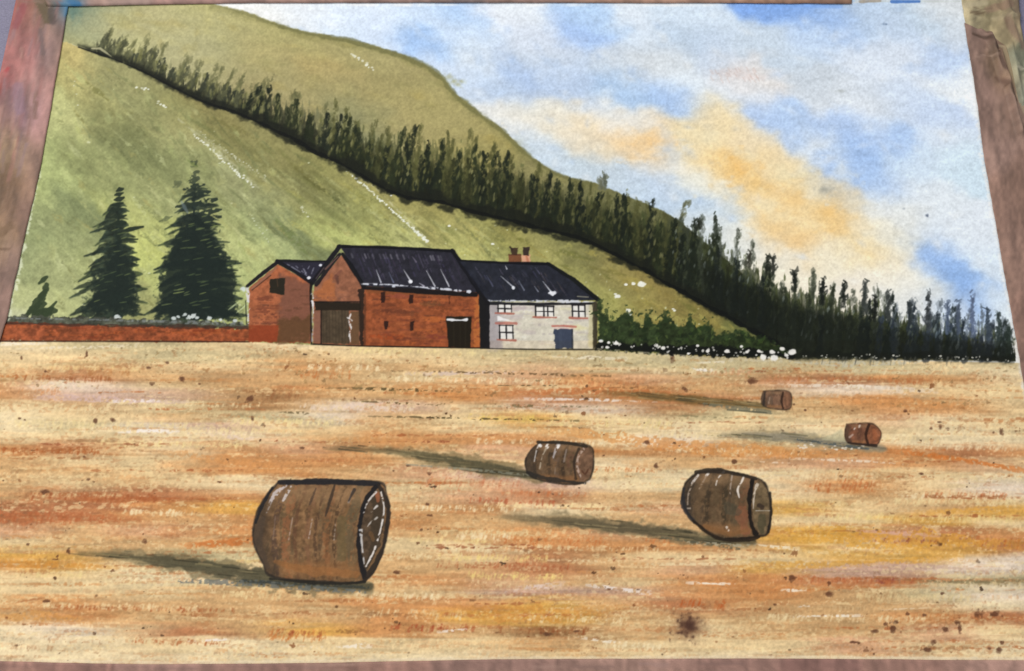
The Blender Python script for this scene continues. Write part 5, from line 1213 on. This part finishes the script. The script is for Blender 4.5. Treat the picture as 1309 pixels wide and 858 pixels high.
for k in range(160):
    x = random.uniform(-90, 1380); y = random.choice([random.uniform(-20, 4), random.uniform(846, 870)]); L = random.uniform(10, 60)
    mk.append(([(x, y), (x + L, y + random.uniform(-1, 1))], random.uniform(1, 3), random.choice([(124, 98, 90), (172, 138, 122), (138, 106, 96), (150, 122, 116)]), random.uniform(.15, .45)))
mk += [([(1243, 44), (1262, 52), (1272, 62)], 2.4, (70, 52, 42), .7), ([(1268, 60), (1278, 90), (1290, 108)], 3, (76, 56, 46), .75), ([(1262, 72), (1272, 74)], 2, (160, 134, 116), .7), ([(1276, 60), (1296, 62)], 3, (184, 166, 132), .7), ([(1284, 66), (1296, 100), (1302, 120)], 7, (168, 150, 118), .75), ([(1298, 98), (1304, 116)], 5, (98, 100, 88), .7), ([(1300, 122), (1312, 150)], 5, (170, 156, 126), .6),  # dark fold shade of the right tape's creases put into its colour, beige marks between
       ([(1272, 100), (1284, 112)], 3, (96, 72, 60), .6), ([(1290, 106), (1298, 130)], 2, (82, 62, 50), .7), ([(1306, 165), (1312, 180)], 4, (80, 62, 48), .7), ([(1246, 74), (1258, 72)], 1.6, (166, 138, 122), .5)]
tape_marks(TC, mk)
om = [([(1240, 18), (1256, 19)], 3, (104, 84, 62), .7), ([(1262, 14), (1290, 6)], 10, (134, 106, 88), .6), ([(1232, 8), (1260, 4)], 6, (186, 172, 140), .6), ([(1268, 24), (1296, 22)], 4, (188, 172, 138), .6), ([(1286, 26), (1306, 60)], 8, (130, 104, 88), .6), ([(1300, 60), (1306, 92)], 5, (104, 104, 86), .6), ([(1298, 88), (1309, 90)], 2, (196, 188, 166), .7), ([(1244, 10), (1252, 14), (1266, 12)], 2, (110, 92, 70), .5)]  # scrap colours: darker strokes paint in the shade of its folds, plus pale patches
tape_marks(OC, om)


def tape(name, inner, outer, canvas, label, zbase, wr=None, n=150, mcount=26, ragged=.8, seed=1):
    """A strip between two edges given where they lie on the board; wr lists creases (x, y, x, y, height, width)."""
    r = np.random.default_rng(seed)
    def resample(pl):
        pl = np.array(pl, float); d = np.r_[0, np.cumsum(np.hypot(*np.diff(pl, axis=0).T))]
        t = np.linspace(0, d[-1], n); return np.c_[np.interp(t, d, pl[:, 0]), np.interp(t, d, pl[:, 1])]
    a_, b_ = resample(inner), resample(outer)
    wob = np.convolve(r.normal(0, 1, n + 8), np.ones(5) / 5, 'same')[4:-4][:, None] * ragged
    a_ = a_ + wob * np.array([[.5, .5]])
    t = np.linspace(0, 1, mcount)[None, :, None]
    P = a_[:, None, :] * (1 - t) + b_[:, None, :] * t
    X, Y = to_world(P[..., 0], P[..., 1])
    Z = np.full(X.shape, zbase)
    on = np.clip(1 - t[..., 0] * 6, 0, 1)
    Z = Z + on * np.maximum(cockle(X, Y) - zbase + .00025, 0) * 0
    tt = t[..., 0] + 0 * X
    Z = Z + .00012 * (np.sin(X * 420 + Y * 190 + seed) * np.cos(Y * 330 - X * 120)) * np.sin(tt * math.pi)
    for (x0, y0, x1, y1, hh, ww) in wr or []:
        d, p = seg_dist(P[..., 0], P[..., 1], [(x0, y0), (x1, y1)])
        s_ = ((P[..., 0] - x0) * (y1 - y0) - (P[..., 1] - y0) * (x1 - x0))
        Z = Z + hh * np.exp(-(d / ww) ** 2) * np.where(s_ > 0, 1, np.exp(-(d / (ww * .5)) ** 2))
    cols = lin(bilinear(canvas, P[..., 0], P[..., 1], TX0, TY0, TS))
    VI = np.arange(n * mcount).reshape(n, mcount)
    q = np.stack([VI[:-1, :-1], VI[:-1, 1:], VI[1:, 1:], VI[1:, :-1]], -1).reshape(-1, 4)
    v = np.stack([X, Y, Z], -1).reshape(-1, 3)
    e1 = v[1] - v[0]; e2 = v[mcount] - v[0]
    if e1[0] * e2[1] - e1[1] * e2[0] < 0: q = q[:, ::-1]
    o = obj(name, v, q, M_TAPE, None, cols.reshape(-1, 3))
    s = o.modifiers.new('thickness', 'SOLIDIFY'); s.thickness = .00018; s.offset = -1
    o['label'] = label; o['category'] = 'masking tape'; o['group'] = 'tape round the painting'
    return o


ZT = .00033
tape('masking_tape', [(92, -6), (88, 5), (53, 212), (30, 312), (9, 408), (-4, 450), (-88, 852)], [(26, -20), (21, 0), (2, 88), (-48, 312), (-70, 408), (-82, 460), (-185, 870)], TC, 'paint stained pinkish tape along the left edge of the painting', ZT, n=260, mcount=30, seed=3,
     wr=[(38, 60, 20, 200, .0004, 4), (60, 20, 40, 160, .0003, 3), (8, 180, 14, 300, .0003, 4)])
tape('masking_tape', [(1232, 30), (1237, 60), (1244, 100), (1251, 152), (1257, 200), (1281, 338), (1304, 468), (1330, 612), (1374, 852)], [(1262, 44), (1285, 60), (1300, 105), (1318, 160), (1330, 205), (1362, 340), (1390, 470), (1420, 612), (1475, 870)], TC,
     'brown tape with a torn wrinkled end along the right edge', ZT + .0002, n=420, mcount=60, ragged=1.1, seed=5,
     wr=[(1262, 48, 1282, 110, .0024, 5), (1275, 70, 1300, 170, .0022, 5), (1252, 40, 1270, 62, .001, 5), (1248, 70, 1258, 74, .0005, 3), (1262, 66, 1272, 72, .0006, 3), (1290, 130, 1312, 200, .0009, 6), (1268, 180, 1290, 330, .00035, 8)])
tape('masking_tape', [(60, 9), (110, 9), (180, 7), (330, 4.5), (600, 4.2), (900, 4.6), (1000, 5.4), (1088, 5.6)], [(40, -58), (110, -58), (180, -58), (330, -58), (600, -58), (900, -58), (1000, -58), (1092, -58)], TC, 'pinkish brown tape along the top edge of the painting', ZT + .0002, n=260, mcount=18, ragged=.6, seed=7)
tape('masking_tape', [(-105, 845), (0, 845), (120, 848), (200, 849), (330, 848), (420, 847), (640, 842.5), (960, 841.5), (1100, 842.5), (1309, 844), (1395, 845)], [(-118, 905), (0, 905), (120, 905), (200, 905), (330, 905), (420, 905), (640, 905), (960, 905), (1100, 905), (1309, 905), (1400, 905)], TC,
     'brown tape along the bottom edge of the painting', ZT + .0003, n=300, mcount=20, ragged=.5, seed=9)
tape('masking_tape', [(1226, -30), (1229, 2), (1233, 24), (1240, 66), (1262, 90), (1280, 120), (1296, 180), (1335, 330)], [(1300, -40), (1302, 0), (1304, 30), (1310, 60), (1316, 90), (1324, 130), (1336, 190), (1372, 330)], OC, 'crumpled beige tape scrap at the top right corner', ZT - .0001, n=160, mcount=40, ragged=1.2, seed=11,
     wr=[(1236, 16, 1300, 22, .0012, 5), (1284, 0, 1300, 60, .0014, 5), (1290, 60, 1304, 130, .0018, 5), (1240, 22, 1262, 30, .001, 4), (1300, 84, 1312, 96, .001, 4), (1270, 6, 1282, 30, .0008, 4)])
